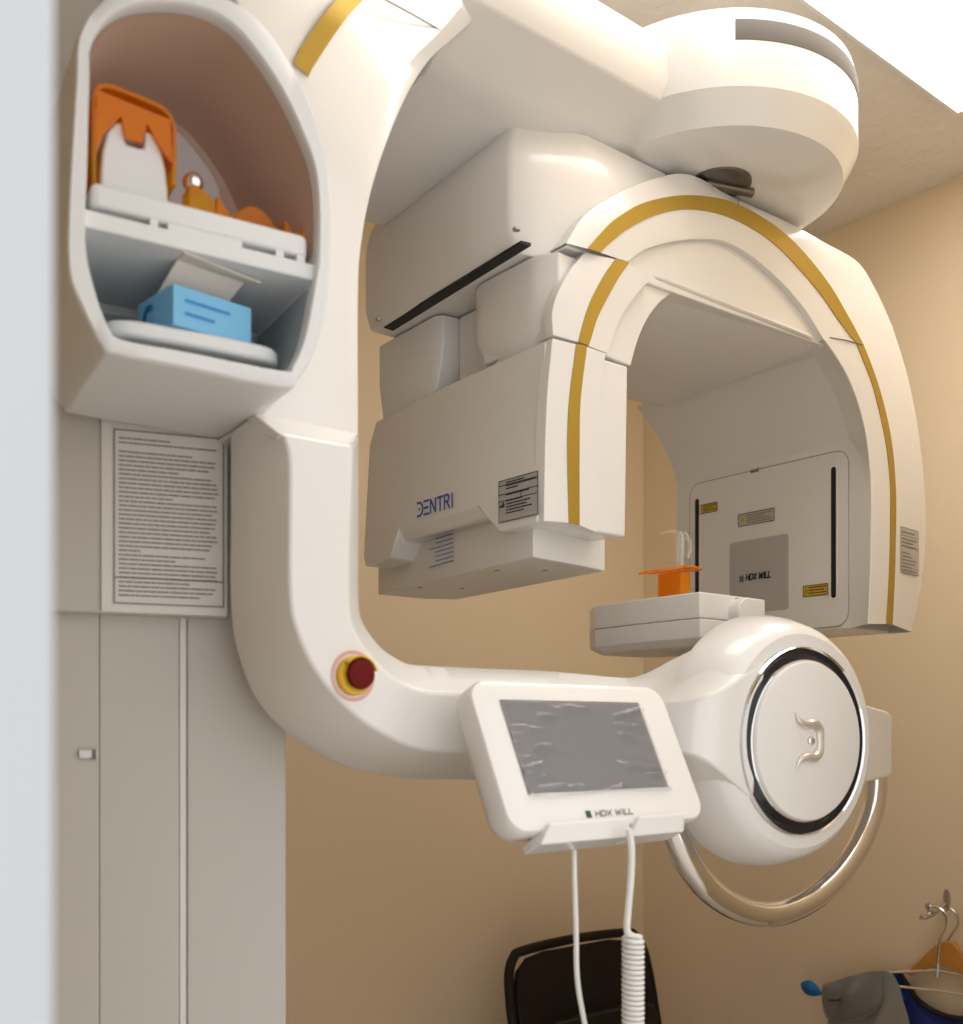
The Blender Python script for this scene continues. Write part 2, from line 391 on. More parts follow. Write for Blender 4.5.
low = [p for p in sh(Fi, 0, .994) if p.z < zs1 - .014]
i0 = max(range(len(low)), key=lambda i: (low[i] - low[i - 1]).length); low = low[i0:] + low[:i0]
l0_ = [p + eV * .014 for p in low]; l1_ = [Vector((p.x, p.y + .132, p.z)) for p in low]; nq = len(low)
mesh_ob('pod_light_tint', l0_ + l1_, [(i, i + 1, nq + i + 1, nq + i) for i in range(nq - 1)] + [tuple(range(nq, 2 * nq))], 'cool_tint', pod, smooth=50)  # added skin that paints the blue-grey shade of the lower compartment
turn(pod); TURN = None

# --- upper arm rising from the column and curving over
fin = [(359, 450), (359, 380), (359, 310), (361, 255), (370, 200), (386, 147), (408, 95), (430, 60), (452, 40), (475, 20)]
Vs = [.80, .80, .80, .80, .80, .805, .815, .83, .842, .85]
In = crom([P(x, y, V=vv) for (x, y), vv in zip(fin, Vs)], 5)
flg = [(353, 450), (351, 380), (346, 310), (342, 250), (346, 200), (362, 147), (388, 92), (412, 58), (437, 34), (462, 4)]
Fl = crom([P(x, y, V=vv - .006) for (x, y), vv in zip(flg, [.80, .80, .80, .80, .80, .80, .805, .815, .825, .832])], 5)
ou = [(.392, 1.553), (.425, 1.60), (.432, 1.68), (.432, 1.77), (.425, 1.82), (.375, 1.90), (.38, 1.98), (.43, 2.06), (.52, 2.10), (.62, 2.11)]
Ou = crom([Vector((a, vv - .004, b)) for (a, b), vv in zip(ou, [.80] * 5 + [.80, .805, .815, .825, .832])], 5)
back = lambda L, V: [Vector((p.x, V, p.z)) for p in L]
def offs(L, d): return [Vector((p.x, p.y + d, p.z)) for p in L]
ua = loft('upper_arm', [offs(Ou, .02), Ou, Fl, In, back(In, 1.0), back(Ou, 1.0)], 'white', S, bevel=.003, seg=2)
g1 = [(294, 64), (296, 57), (310, 34), (326, 12), (345, -10), (368, -32)]
g2 = [(309, 76), (312, 69), (328, 44), (344, 21), (363, 0), (386, -22)]
def gs(L, d): return crom([P(x, y, V=vv + d) for (x, y), vv in zip(L, (.7925, .7925, .7925, .7925, .797, .803))], 4)
loft('gold_stripe', [gs(g1, 0), gs(g2, 0), gs(g2, .006), gs(g1, .006)], 'gold', ua)
tube('seam_line', [P(384, -1, V=.7965), P(412, 14, V=.806), P(440, 30, V=.8215)], .0007, 'seam', ua, n=6)
# --- lower arm: one swept body from under the pod to the round housing
q = dict(
 bl=([(230, 432), (230, 520), (230, 600), (236, 648), (256, 700), (295, 740), (340, 765), (400, 774), (470, 775), (560, 782), (620, 795), (690, 835), (748, 858)], .842),
 os=([(246, 419), (246, 520), (246, 612), (255, 661), (281, 711), (322, 750), (364, 771), (415, 779), (470, 780), (560, 786), (620, 799), (684, 840), (746, 862)], .805),
 fo=([(281, 433), (290, 462), (290, 587), (298, 632), (320, 676), (357, 716), (396, 740), (427, 750), (470, 752), (560, 752), (630, 751), (698, 757), (753, 799)], .752),
 fi=([(353, 446), (350, 510), (349, 605), (357, 636), (377, 663), (400, 682), (423, 691), (445, 693), (470, 693), (560, 697), (640, 701), (705, 697), (766, 662)], .752),
 mt=([(356, 442), (355, 510), (354, 602), (360, 630), (378, 655), (397, 670), (416, 678), (440, 680), (470, 681), (560, 685), (645, 690), (697, 676), (757, 641)], .765),
 ins=([(359, 439), (359, 510), (359, 600), (364, 624), (380, 646), (395, 657), (410, 664), (435, 666), (470, 668), (560, 672), (650, 677.5), (692, 657), (748, 622)], .785),
 bi=([(360, 439), (360, 510), (360, 600), (365, 624), (381, 646), (396, 657), (411, 664), (436, 666), (470, 669), (560, 674), (650, 679), (692, 660), (748, 624)], .865))
Ls = []
for k in ('bl', 'os', 'fo', 'fi', 'mt', 'ins', 'bi'):
    pts, V = q[k]
    vadj = [0] * 9 + ([-.003, -.014, -.081, -.0935] if k in ('fo', 'fi') else [-.003, -.008, -.064, -.094] if k == 'mt' else [-.002, -.006, -.035, -.055] if k in ('os', 'ins') else [-.012, -.03, -.055, -.075] if k == 'bl' else [0] * 4)
    Ls.append(crom([P(x, y, V=V + d) for (x, y), d in zip(pts, vadj)], 6))
# back lines take the U,Z of the silhouettes
Ls[6] = [Vector((p.x, min(.865, p.y + .08 - .07 * max(0, (i - 46) / 26)), p.z)) for i, p in enumerate(Ls[5])]
la = loft('lower_arm', Ls, 'white', S, bevel=.006, seg=4)
# shoulder: sloping ledge where the lower arm stands proud of the upper arm
a = [P(250, 411, V=.80), P(300, 420, V=.80), P(359, 433, V=.80)]
b = [P(280, 434, V=.7515), P(312, 441, V=.7515), P(353, 447, V=.7515)]
loft('shoulder', [crom(a, 4), crom(b, 4), [p - eZ * .003 + eV * .008 for p in crom(b, 4)], [p - eZ * .012 + eV * .012 for p in crom(a, 4)]], 'white', S, bevel=.0015)
# stop button
bc = P(353, 676, V=.752); bax = Vector((-.05, -1, .05))
sb_ = lathe('stop_button', bc + Vector((0, .001, 0)), (0, -1, 0), [(.0, 0), (.0168, 0), (.0165, .0055), (.0155, .0065), (0, .0065)], 'yellow', S, n=40)
lathe('printed_ring', bc + Vector((0, .0015, 0)), (0, -1, 0), [(.0185, .0012), (.0215, .0012), (.0215, .0018), (.0185, .0018), (.0185, .0012)], 'pink', sb_, n=48)
lathe('button_head', bc + Vector((.0015, -.006, .0012)), (0, -1, 0), [(0, 0), (.010, 0), (.0105, .001), (.0126, .002), (.0130, .004), (.012, .0065), (.007, .0078), (0, .0081)], 'red', sb_, n=40)
lathe('button_guard', bc, (0, -1, 0), [(.0150, .006), (.0165, .006), (.0168, .013), (.0155, .013), (.0150, .006)], 'yellow', sb_, n=28, a0=-75, a1=50)

# --- overhead arm and round head
oh = [(1.17, 1.966), (.90, 1.991), (.874, 2.006), (.85, 2.025), (.831, 2.037), (.822, 2.06), (.824, 2.10), (.845, 2.125), (1.15, 2.14), (1.175, 2.12)]
fl_ = lambda z: max(z, 2.0262)
sec = [[Vector((.45 + (.19 if b_ < 2.05 else .14), a_, b_)) for a_, b_ in oh], [Vector((.90, a_, b_)) for a_, b_ in oh], [Vector((1.02, a_, fl_(b_))) for a_, b_ in oh], [Vector((1.13, a_, fl_(b_) + .0002 * i)) for i, (a_, b_) in enumerate(oh)]]
no = len(oh); v = [p for q_ in sec for p in q_]; f = [list(range(no)), list(range(3 * no, 4 * no))[::-1]]
for a_ in range(3):
    for i in range(no): j = (i + 1) % no; f.append((a_ * no + i, a_ * no + j, (a_ + 1) * no + j, (a_ + 1) * no + i))
ov = mesh_ob('overhead_arm', v, f, 'white', S, bevel=.003, smooth=28)
HC = Vector((1.105, .905, 0))
lathe('axis_plate', Vector((1.15, .99, 2.026)), (0, 0, 1), [(0, 0), (.07, 0), (.072, .004), (.072, .08), (0, .08)], 'white', ov)
hd = lathe('head_cover', HC, (0, 0, 1), [(0, 2.0), (.152, 2.0), (.172, 2.006), (.188, 2.036), (.1905, 2.041), (.1895, 2.120), (.185, 2.135), (.172, 2.143), (0, 2.147)], 'white', S, n=128, smooth=22)
lathe('display_window', HC, (0, 0, 1), [(.1900, 2.0945), (.1906, 2.096), (.1905, 2.117), (.1898, 2.119)], 'vent', hd, n=48, a0=-131, a1=-50, ref=(1, 0, 0))
bcp = P(726, 180, Z=2.0)
lathe('dark_recess_disc', Vector((bcp.x, bcp.y + .010, 2.0003)), (0, 0, -1), [(0, 0), (.040, 0), (.040, .0025), (.036, .0035), (0, .0035)], 'dsteel', ov, n=40)  # dark disc standing in for the shaded axis recess
tube('bearing_roller', [P(705, 183, Z=1.9955), P(752, 193, Z=1.9955)], .006, 'dsteel', ov, n=16)

# --- slide mount under the overhead arm
mU, mV, mZ0 = .761, .90, 1.838
mp = [(mU - .004, 1.205), (mU - .004, 1.0), (mU - .004, .908), (mU + .002, .899), (mU + .045, .884), (mU + .10, .868), (1.0, .868), (1.0, 1.205)]
mtv = []
zst = [(mZ0, .009), (1.861, 0), (1.93, 0), (1.952, .002), (1.97, .007), (1.984, .014), (1.998, .018)]
lines = []
for z, ins in zst:
    lines.append([Vector((p[0] + ins * (1 if p[0] < .82 else 0), p[1] + ins * (.9 if z > 1.9 else .15) * (1 if p[1] < .96 else 0), z)) for p in mp])
mverts = [p for l in lines for p in l]; nn = len(mp); mf = [list(range(nn))[::-1], list(range((len(lines) - 1) * nn, len(lines) * nn))]
for a_ in range(len(lines) - 1):
    for i in range(nn): j = (i + 1) % nn; mf.append((a_ * nn + i, a_ * nn + j, (a_ + 1) * nn + j, (a_ + 1) * nn + i))
mount = mesh_ob('slide_mount', mverts, mf, 'white', S, smooth=40, bevel=.003)
# corner is sharp low down and soft high up
def uvq(x, y, z): p = P(x, y, Z=z); return (p.x, p.y)
zz = mZ0 - .0015
prismZ('belt_slot', [uvq(384, 328, zz), uvq(521, 243.5, zz), uvq(531, 246, zz), uvq(393, 331, zz)], zz, mZ0 + .002, 'black', mount)
for x, y in ((377, 325), (515, 236)):
    p = P(x, y, Z=mZ0 - .001); lathe('screw', Vector((p.x + .002, p.y, mZ0 + .0055)), (0, 0, 1), [(0, .0005), (.0015, 0), (.004, 0), (.0045, .0025), (0, .0025)], 'steel', mount, n=16)

# --- rotating gantry: four banded sections
VG = .85
def band(name, O, S1, S2, I, I2, parent, k=6, oV=.86, iV=.853, i2V=.895, bV=.90, caps=True):
    o = crom(PL(O, V=oV), k); s1 = crom(PL(S1, V=VG), k); s2 = crom(PL(S2, V=VG), k); i = crom(PL(I, V=iV), k)
    i2 = crom([Vector((a, i2V, b)) for a, b in I2], k) if I2 else back(i, bV)
    ob_ = loft(name, [o, s1, s2, i, i2, back(i2, bV) if I2 else back([p + (p - q_) * .0 for p, q_ in zip(i, s2)], bV + .001), back(o, bV)], 'white', parent, bevel=.0025, seg=3, caps=caps)
    d = lambda L, e: [p - eV * e for p in L]
    loft('gold_stripe', [d(s1, .0012), d(s2, .0012), d(s2, -.001), d(s1, -.001)], 'gold', parent)
    return ob_
# upper arch block
aO = [(566, 243), (585, 215), (614, 195), (655, 178), (692, 175), (738, 199.5), (788, 222), (826, 243), (858, 262), (876, 290), (893, 327)]
aS1 = [(587, 248.5), (600, 234), (616, 218.5), (645, 202.5), (686, 195.5), (727, 200.8), (760, 216.5), (793, 241.5), (826, 280.5), (848, 317), (863, 345)]
aS2 = [(600, 252.5), (611, 242), (627, 229.5), (656, 215), (687, 209.5), (722, 215), (755, 230.6), (784, 253.5), (817.5, 291), (840, 323), (856, 343.5)]
aI = [(628, 262), (637, 255), (648, 248.5), (676, 241), (709, 239), (731, 244), (754, 258), (780, 280.5), (800, 303), (812, 320), (824, 340)]
I_uz = [(p.x, p.z) for p in crom(PL(aI, V=.853), 6)]
O_uz = [(p.x, p.z) for p in crom(PL(aO, V=.86), 6)]
ZA = 1.848
S2 = [(p.x, p.z) for p in crom(PL(aS2, V=.86), 6)]
bodyprof = [(.83, 1.843)] + [(min(a_, 1.55), b_ - .004) for a_, b_ in O_uz] + [(1.50, ZA), (.93, ZA - .012), (.86, 1.843)]
arch = prismV('gantry_arch', bodyprof, .8615, 1.20, 'white', S, bevel=.002, smooth=30)
ab = band('arch_band', aO, aS1, aS2, aI, None, arch, caps=False)
# flat underside tray of the arch
ul = [P(652, 281, V=.858), P(700, 296, V=.858), P(760, 313.5, V=.858), P(818, 331, V=.858)]
ua_, ub_ = ul[0].x, ul[3].x
top_ = [(ua_, .864), (ua_ + .012, .859), (ub_ - .02, .857), (ub_ + .01, .864), (1.345, 1.18), (1.30, 1.195), (ua_, 1.195)]
bot_ = [(ua_ + .002, .888), (ua_ + .014, .884), (ub_ - .022, .882), (ub_ + .006, .888), (1.335, 1.17), (1.295, 1.185), (ua_ + .002, 1.185)]
n7 = 7; v = [Vector((a_, b_, ZA + .003)) for a_, b_ in top_] + [Vector((a_, b_, ZA - .002)) for a_, b_ in top_] + [Vector((a_, b_, ZA - .0105)) for a_, b_ in bot_]
f = [list(range(7)), list(range(14, 21))[::-1]] + [(k * 7 + i, k * 7 + (i + 1) % 7, k * 7 + 7 + (i + 1) % 7, k * 7 + 7 + i) for k in (0, 1) for i in range(7)]
mesh_ob('underside_cover', v, f, 'soft', arch, bevel=.003, smooth=20)
tube('seam_line', [P(738.8, 190, V=.8585), P(738.8, 204, V=.851)], .0005, 'seam', arch, n=6)
# detector side
dO = [(893, 327), (903, 358), (911, 388), (919, 432), (924, 475), (926.5, 515), (925, 555), (920, 595), (912, 632)]
dS1 = [(863, 345), (872, 368), (880, 392), (887, 420), (892, 448), (895, 483), (895.6, 515), (894.5, 569), (892, 624.5)]
dS2 = [(856, 343.5), (864.5, 365), (872, 385), (880, 416), (886, 446), (889.8, 483), (890, 515), (889, 569), (886, 624)]
dI = [(824, 340), (838, 360), (850, 382), (860, 410), (867, 442), (871, 485), (871.5, 526), (870, 585), (868, 624)]
J = [(1.325, 1.852), (1.360, 1.827), (1.392, 1.797), (1.414, 1.766), (1.426, 1.744), (1.430, 1.730), (1.430, 1.66), (1.430, 1.55), (1.430, 1.452)]
dOz = [(p.x, p.z) for p in crom(PL(dO, V=.86), 4)]
Jc = [(p.x, p.z) for p in crom([Vector((a_, 0, b_)) for a_, b_ in J], 4)]
det = prismV('detector', dOz + [(1.53, 1.452)] + Jc[::-1] + [(1.36, ZA + .004)], .8965, 1.24, 'white', S, bevel=.002, smooth=30)
band('detector_band', dO, dS1, dS2, dI, J, det, caps=False)
UD = 1.430; dn = Vector((-1, 0, 0)); dx = Vector((0, -1, 0))      # inner face, read from far to near
def dp(x, y, off=0): return P(x, y, U=UD - off)
def patch(name, x0, y0, x1, y1, m, parent=det, d=.0012, rad=0, U=UD, nrm=dn, ex=dx):
    a = P(x0, y0, U=U); b = P(x1, y1, U=U); w_ = abs((b - a).dot(ex)); h_ = abs(b.z - a.z)
    return slab(name, Vector((U, a.y, min(a.z, b.z))), ex, eZ, nrm, w_, h_, d, m, parent, rad=rad), Vector((U, a.y, min(a.z, b.z))), w_, h_
# access panel standing a hair proud, with its seam
pa = dp(690, 489); pb = dp(849, 627)
pw = (pb - pa).dot(dx); pz1 = dp(700, 483).z; pz0 = 1.456
outline('access_panel_seam', Vector((UD - .0002, pa.y, pz0)), dx, eZ, dn, pw, pz1 - pz0, .0009, 'seam', det, rad=.022)
slab('access_panel', Vector((UD, pa.y, pz0)) + dx * .0008 + eZ * .0008, dx, eZ, dn, pw - .0016, pz1 - pz0 - .0016, .0012, 'white', det, rad=.021, bevel=.0005)
for nm, x, y0, y1, wd in (('slot', 834, 467, 598, .0085), ('slot', 697.5, 499, 600, .0085)):
    a_ = dp(x, y1, .001); b_ = dp(x, y0, .001); h_ = b_.z - a_.z if x > 800 else .185
    zb_ = a_.z if x > 800 else b_.z - .185
    slab('slot_frame', Vector((UD - .001, a_.y + wd * .5 + .0045, zb_ - .004)), dx, eZ, dn, wd + .008, h_ + .008, .0012, 'white', det, rad=.007, bevel=.0005)
    slab('slot', Vector((UD - .001, a_.y + wd * .5, zb_)), dx, eZ, dn, wd, h_, .0016, 'glassblack', det, rad=.004)
w_, O_, ww, hh = patch('sensor_window', 730.5, 543.5, 789, 609, 'window', d=.0022, rad=.006)
hz = P(741, 581, U=UD - .0024); hz2 = P(777, 575.5, U=UD - .0024)
lettering('brand_lettering', 'HDX WILL', Vector((UD - .0024, P(747, 580, U=UD).y, P(747, 580.5, U=UD).z)), dx, eZ, dn, .0095, 'ink', det, wd=.24, slant=.22, fit=.050)
lg = slab('brand_mark', Vector((UD - .0022, P(740.5, 582, U=UD).y, P(740.5, 582.5, U=UD).z)), dx, eZ, dn, .0080, .0105, .0006, 'green', det, rad=.001)
lettering('brand_mark_stroke', 'E', Vector((UD - .0029, P(741.2, 581, U=UD).y, P(741.5, 581, U=UD).z)), dx, eZ, dn, .0068, 'window', det, wd=.14, slant=.2)
def label(pref, x0, y0, x1, y1, base, rows, tri=None, cols=1):
    o_, O_, w_, h_ = patch(pref, x0, y0, x1, y1, base, d=.0018)
    O2 = O_ + dn * .0018
    outline('label_border', O2, dx, eZ, dn, w_, h_, .0012, 'ink', det)
    x_ = w_ * .24 if tri else w_ * .06
    text_lines('label_print', O2 + dx * x_ + eZ * (h_ * .80), dx, eZ, dn, rows, 'greyp' if base == 'lbl' else 'ink', det, w_ * (.70 if tri else .88), h_ * .8 / len(rows), thick=.4)
    if tri:
        bm = bmesh.new(); q_ = O2 + dn * .0004
        for p_ in [[(.05, .35), (.20, .35), (.125, .82)]]: bm.faces.new([bm.verts.new(q_ + dx * a_ * w_ + eZ * b_ * h_) for a_, b_ in p_])
        bm_ob('warning_triangle', bm, tri, det, smooth=0)
label('yellow_label', 700, 514.5, 718, 502, 'amber_l', [1, .8, 1], 'gold')
label('warning_label', 739, 527, 775, 508, 'lbl', [1, .7, .9, 1], 'amber_l')
label('yellow_label', 804, 597, 828.5, 583.5, 'amber_l', [1, .9, 1], 'gold')
patch('latch_recess', 751, 473.5, 759, 467.5, 'seam', d=.0016)
patch('latch_tab', 751.5, 470.5, 758.5, 468, 'soft', d=.0022)
# rating label on the outer front face
ra = P(898.5, 572, V=.8545); rb = P(919.5, 529, V=.8545)
q0, q1 = P(895, 550, V=.85), P(925, 550, V=.86)
eT = Vector((q1.x - q0.x, .010, 0)).normalized(); nT = Vector((eT.y, -eT.x, 0)); lv0 = .85 + .010 * (ra.x - q0.x) / (q1.x - q0.x)
ol = slab('rating_label', Vector((ra.x, lv0, ra.z)) - nT * .0008, eT, eZ, nT, rb.x - ra.x, rb.z - ra.z - .004, .002, 'lbl', det)
ro = Vector((ra.x, lv0, ra.z)) + nT * .0013; rw, rh = rb.x - ra.x, rb.z - ra.z - .004
outline('label_border', ro, eT, eZ, nT, rw, rh, .0008, 'greyp', det, extra=[[(0, rh * .82), (rw, rh * .82)], [(0, rh * .12), (rw, rh * .12)], [(0, rh * .58), (rw, rh * .58)]])
text_lines('label_print', ro + eT * .003 + eZ * (rh * .9), eT, eZ, nT, [.8, 0, .9, .7, .9, 0, .5, .6, .9, .8, .6, .9], 'greyp', det, rw * .9, rh / 13, thick=.4)
# seam between arch and detector along the tunnel and across the band
tube('seam_line', [Vector((1.3235, 1.20, 1.850)), Vector((1.3235, .893, 1.850)), P(830, 337.5, V=.852), P(846, 340, V=.8495), P(863, 345, V=.8485)], .0008, 'seam', det, n=6)
# link cover between mount and source box
lO = [(585, 252), (572, 268), (561, 286), (554.5, 302), (552, 315), (553, 335)]
lS1 = [(615, 259), (604, 275), (594, 293), (586.5, 311), (581, 330), (578, 342)]
lS2 = [(628.5, 263), (617, 280), (606.5, 299), (597, 318), (591, 337), (588, 346)]
lI = [(651.5, 279), (640, 291), (629, 305), (620, 320), (613, 337), (608, 353.5)]
lR = [(677, 290.5), (664, 299), (653, 311), (644, 326), (637, 344), (631, 366)]
Rl = crom(PL(lR, V=.866), 5); Ol = crom(PL(lO, V=.866), 5)
lk = loft('link_cover', [Ol, Rl, back(Rl, .99), back(Ol, .99)], 'white', S, bevel=.002)
band('link_band', lO, lS1, lS2, lI, None, lk, oV=.857, bV=.87)
# rounded side lobe and the bracket posts behind it
lobe = [(.787, .884), (.784, .90), (.784, .985), (.79, 1.004), (.81, 1.010), (.88, 1.010), (.88, .866), (.80, .866)]
rows_ = [(1.836, 0), (1.80, 0), (1.772, .001), (1.752, .010), (1.735, .032), (1.722, .055)]
lv = []
for z, ins in rows_: lv += [Vector((p[0] + (ins * .3 if p[0] < .83 else 0), p[1] - (ins if p[1] > .95 else 0) + (ins * .2 if p[1] < .9 else 0), z)) for p in lobe]
lf = [list(range(8)), list(range(8 * (len(rows_) - 1), 8 * len(rows_)))[::-1]]
for a_ in range(len(rows_) - 1):
    for i in range(8): j = (i + 1) % 8; lf.append((a_ * 8 + i, a_ * 8 + j, a_ * 8 + 8 + j, a_ * 8 + 8 + i))
mesh_ob('side_lobe', lv, lf, 'white', lk, smooth=40, bevel=.002)
prismV('inner_post', [(.825, 1.72), (.825, 1.836), (.89, 1.836), (.89, 1.72)], 1.0, 1.085, 'soft', lk, bevel=.004)
# rear bracket: edges read off against the wall behind
pp = [(.80, 1.237), (.797, 1.10), (.803, 1.090), (.83, 1.086), (.885, 1.086), (.885, 1.237)]
rr_ = [(1.836, 0, 0), (1.80, 0, 0), (1.775, 0, .004), (1.75, .006, .012), (1.728, .010, .022), (1.71, .012, .03)]
pv = []
for z, bk, fr_ in rr_: pv += [Vector((p[0], p[1] - (bk if p[1] > 1.2 else 0) + (fr_ if p[1] < 1.15 else 0), z)) for p in pp]
pf = [list(range(6)), list(range(6 * 5, 36))[::-1]]
for a_ in range(5):
    for i in range(6): j = (i + 1) % 6; pf.append((a_ * 6 + i, a_ * 6 + j, a_ * 6 + 6 + j, a_ * 6 + 6 + i))
mesh_ob('rear_post', pv, pf, 'white', lk, smooth=40, bevel=.003)

# --- source box
def ul_(V, Z):     # left face leans and falls back towards the rear
    lean = .764 + (Z - 1.526) / .204 * .013
    return lean + (0 if V < .98 else (V - .98) * .03 + max(0, V - 1.15) * .12)
zb_, zt_, zp = 1.526, 1.729, 1.563
outp = [(.862, zb_), (.93, zb_), (.972, zp), (1.143, zp), (1.163, 1.528), (1.17, zb_), (1.246, zb_), (1.256, 1.54), (1.256, 1.70), (1.238, zt_), (1.1, zt_), (.95, zt_), (.862, zt_)]
inp = [(.862, zb_), (.922, zb_), (.962, 1.549), (1.150, 1.549), (1.175, 1.527), (1.18, zb_), (1.246, zb_), (1.256, 1.54), (1.256, 1.70), (1.238, zt_), (1.1, zt_), (.95, zt_), (.862, zt_)]
npf = len(outp)
v = [Vector((ul_(a_, b_), a_, b_)) for a_, b_ in outp] + [Vector((ul_(a_, b_) + .014, a_, b_)) for a_, b_ in inp] + [Vector((.904 + (b_ - zb_) * .02 + (0 if a_ < .9 else -.012), a_, b_)) for a_, b_ in inp]
f = [list(range(npf)), list(range(2 * npf, 3 * npf))[::-1]]
for r_ in (0, 1):
    for i in range(npf): j = (i + 1) % npf; f.append((r_ * npf + i, r_ * npf + j, (r_ + 1) * npf + j, (r_ + 1) * npf + i))
src = mesh_ob('source_box', v, f, 'white', S, smooth=30, bevel=.003)
sO = [(552.6, 338), (547, 400), (545, 460), (544, 521)]
sS1 = [(576, 344), (569, 400), (567, 450), (568.6, 523)]
sS2 = [(586.5, 346.5), (580, 400), (579, 450), (579, 525)]
sI = [(606, 353), (599, 410), (597.5, 470), (597.5, 533)]
band('source_band', sO, sS1, sS2, sI, None, src, oV=.853, bV=.87)
def sp(x, y, U=.7715):
    for _ in range(4):
        p = P(x, y, U=U); U = ul_(p.y, p.z) - .0006
    return P(x, y, U=U)
# brand word on the left face
l0, l1, l2 = sp(417.5, 516.5), sp(454, 506.5), sp(417.5, 503.5)
exL = (l1 - l0); fitw = exL.length; exL.normalize(); eyL = (l2 - l0).normalized(); nL = Vector((-1, 0, .0))
lettering('brand_lettering', 'dENTRI', l0 - eV * 0, exL, eyL, nL, (l2 - l0).length, 'blue', src, wd=.17, fit=fitw * 1.02)
a0, a1, a2 = sp(499.5, 523), sp(538.5, 514), sp(499.5, 482)
exR = (a1 - a0); wR = exR.length; exR.normalize(); hR = (a2 - a0).length; eyR = (a2 - a0).normalized()
rl = slab('rating_label', a0, exR, eyR, nL, wR, hR, .0006, 'silver', src, rad=.001)
outline('label_border', a0 + nL * .0007, exR, eyR, nL, wR, hR, .0010, 'ink', src, extra=[[(0, hR * .88), (wR, hR * .88)], [(0, hR * .66), (wR, hR * .66)], [(0, hR * .50), (wR, hR * .50)], [(wR * .58, hR * .66), (wR * .58, hR * .5)]])
text_lines('label_print', a0 + nL * .0007 + exR * wR * .2 + eyR * hR * .93, exR, eyR, nL, [.6, 1, .4, 0, .8, 0, .55, .8, .7, .9, .6], 'ink', src, wR * .75, hR / 13.5, thick=.45)
bm = bmesh.new(); strokes_bm(bm, [[(wR * .04, hR * .38), (wR * .14, hR * .38)], [(wR * .12, hR * .38), (wR * .12, hR * .45)]], a0 + nL * .0007, exR, eyR, nL, .003); bm_ob('factory_symbol', bm, 'ink', src, smooth=0)
# collimator tray below
tp = [(.785, .892), (.872, .905), (.925, .917), (.955, 1.262), (.908, 1.281), (.829, 1.284), (.8225, 1.236), (.809, 1.118), (.787, .93)]
ctr = prismZ('collimator_tray', tp, 1.494, 1.556, 'soft', S, bevel=.002, smooth=20)
def tface(V): return .787 + (V - .93) / (1.118 - .93) * .022 - .0012
def tpnt(x, y, U=.795):
    for _ in range(4):
        p = P(x, y, U=U); U = tface(p.y)
    return P(x, y, U=U)
bm = bmesh.new()
c_, d_ = tpnt(436, 534.5), tpnt(453.5, 529.3); c2, d2 = tpnt(436, 565.5), tpnt(453.5, 560.5)
for i in range(8):
    k = i / 7; A = c_.lerp(c2, k); B = d_.lerp(d2, k); e_ = (B - A)
    if i in (3, 7): A = A - e_ * .38
    e_ = B - A; L_ = e_.length; strokes_bm(bm, [[(0, 0), (L_, 0)]], A, e_.normalized(), eZ, nL, .0011)
bm_ob('scale_marks', bm, 'blue', ctr, smooth=0)
for x, y in ((420, 587), (462, 588), (497, 570), (545, 570)):
    p = P(x, y, Z=1.4945); lathe('screw_hole', Vector((p.x, p.y, 1.4935)), (0, 0, 1), [(0, 0), (.0032, 0), (.0032, .001), (0, .001)], 'greyp', ctr, n=12)

# --- chin platform
cpv = .80
pU0 = P(700, 600, V=cpv).x
plan = [(pU0 + .012, cpv), (1.088, cpv), (1.11, .83), (1.11, 1.0), (1.07, 1.03), (pU0 + .05, 1.03), (pU0 + .012, .985), (pU0 - .004, .96), (pU0, .90), (pU0, cpv + .012)]
plan = [(pU0, cpv), (1.088, cpv), (1.105, .82), (1.105, .99), (1.07, 1.02), (pU0 + .035, 1.02), (pU0 + .005, .98), (pU0 - .001, .90)]
zc0, zc1 = P(700, 644, V=cpv).z, P(700, 591.5, V=cpv).z
zm = P(700, 618, V=cpv).z
plat = prismZ('chin_platform', plan, zm + .0003, zc1, 'white', S, bevel=.002, smooth=20)
pc = Vector((1.035, .91, 0))
pl2 = [(pc.x + (a_ - pc.x) * .97, pc.y + (b_ - pc.y) * .97) for a_, b_ in plan]
v = [Vector((a_, b_, zm - .0003)) for a_, b_ in plan] + [Vector((a_, b_, zc0 + .008)) for a_, b_ in plan] + [Vector((pc.x + (a_ - pc.x) * .88, pc.y + (b_ - pc.y) * .82, zc0 - .001)) for a_, b_ in plan]
f = [list(range(8)), list(range(16, 24))[::-1]]
for r_ in (0, 1):
    for i in range(8): j = (i + 1) % 8; f.append((r_ * 8 + i, r_ * 8 + j, r_ * 8 + 8 + j, r_ * 8 + 8 + i))
mesh_ob('platform_base', v, f, 'soft', plat, smooth=20, bevel=.0012)
prismZ('platform_gap', [(pc.x + (a_ - pc.x) * .985, pc.y + (b_ - pc.y) * .985) for a_, b_ in plan], zm - .0005, zm + .0005, 'seam', plat)
kb = P(748, 612.5, V=cpv - .014)
lathe('knob', Vector((kb.x - .002, cpv + .001, kb.z)), (-.1, -1, 0), [(0, 0), (.0175, 0), (.0175, .018), (.0162, .0195), (0, .0193)], 'soft', plat, n=40)
lathe('knob_gap', Vector((kb.x - .002, cpv + .001, kb.z)), (-.1, -1, 0), [(.0165, 0), (.0187, 0), (.0187, .0015), (.0165, .0015)], 'seam', plat, n=40)
lathe('support_neck', Vector((1.05, .87, 1.30)), (0, 0, 1), [(0, 0), (.045, 0), (.044, .055), (.036, .075), (.026, .085), (.025, .112), (0, .112)], 'soft', S, n=40)

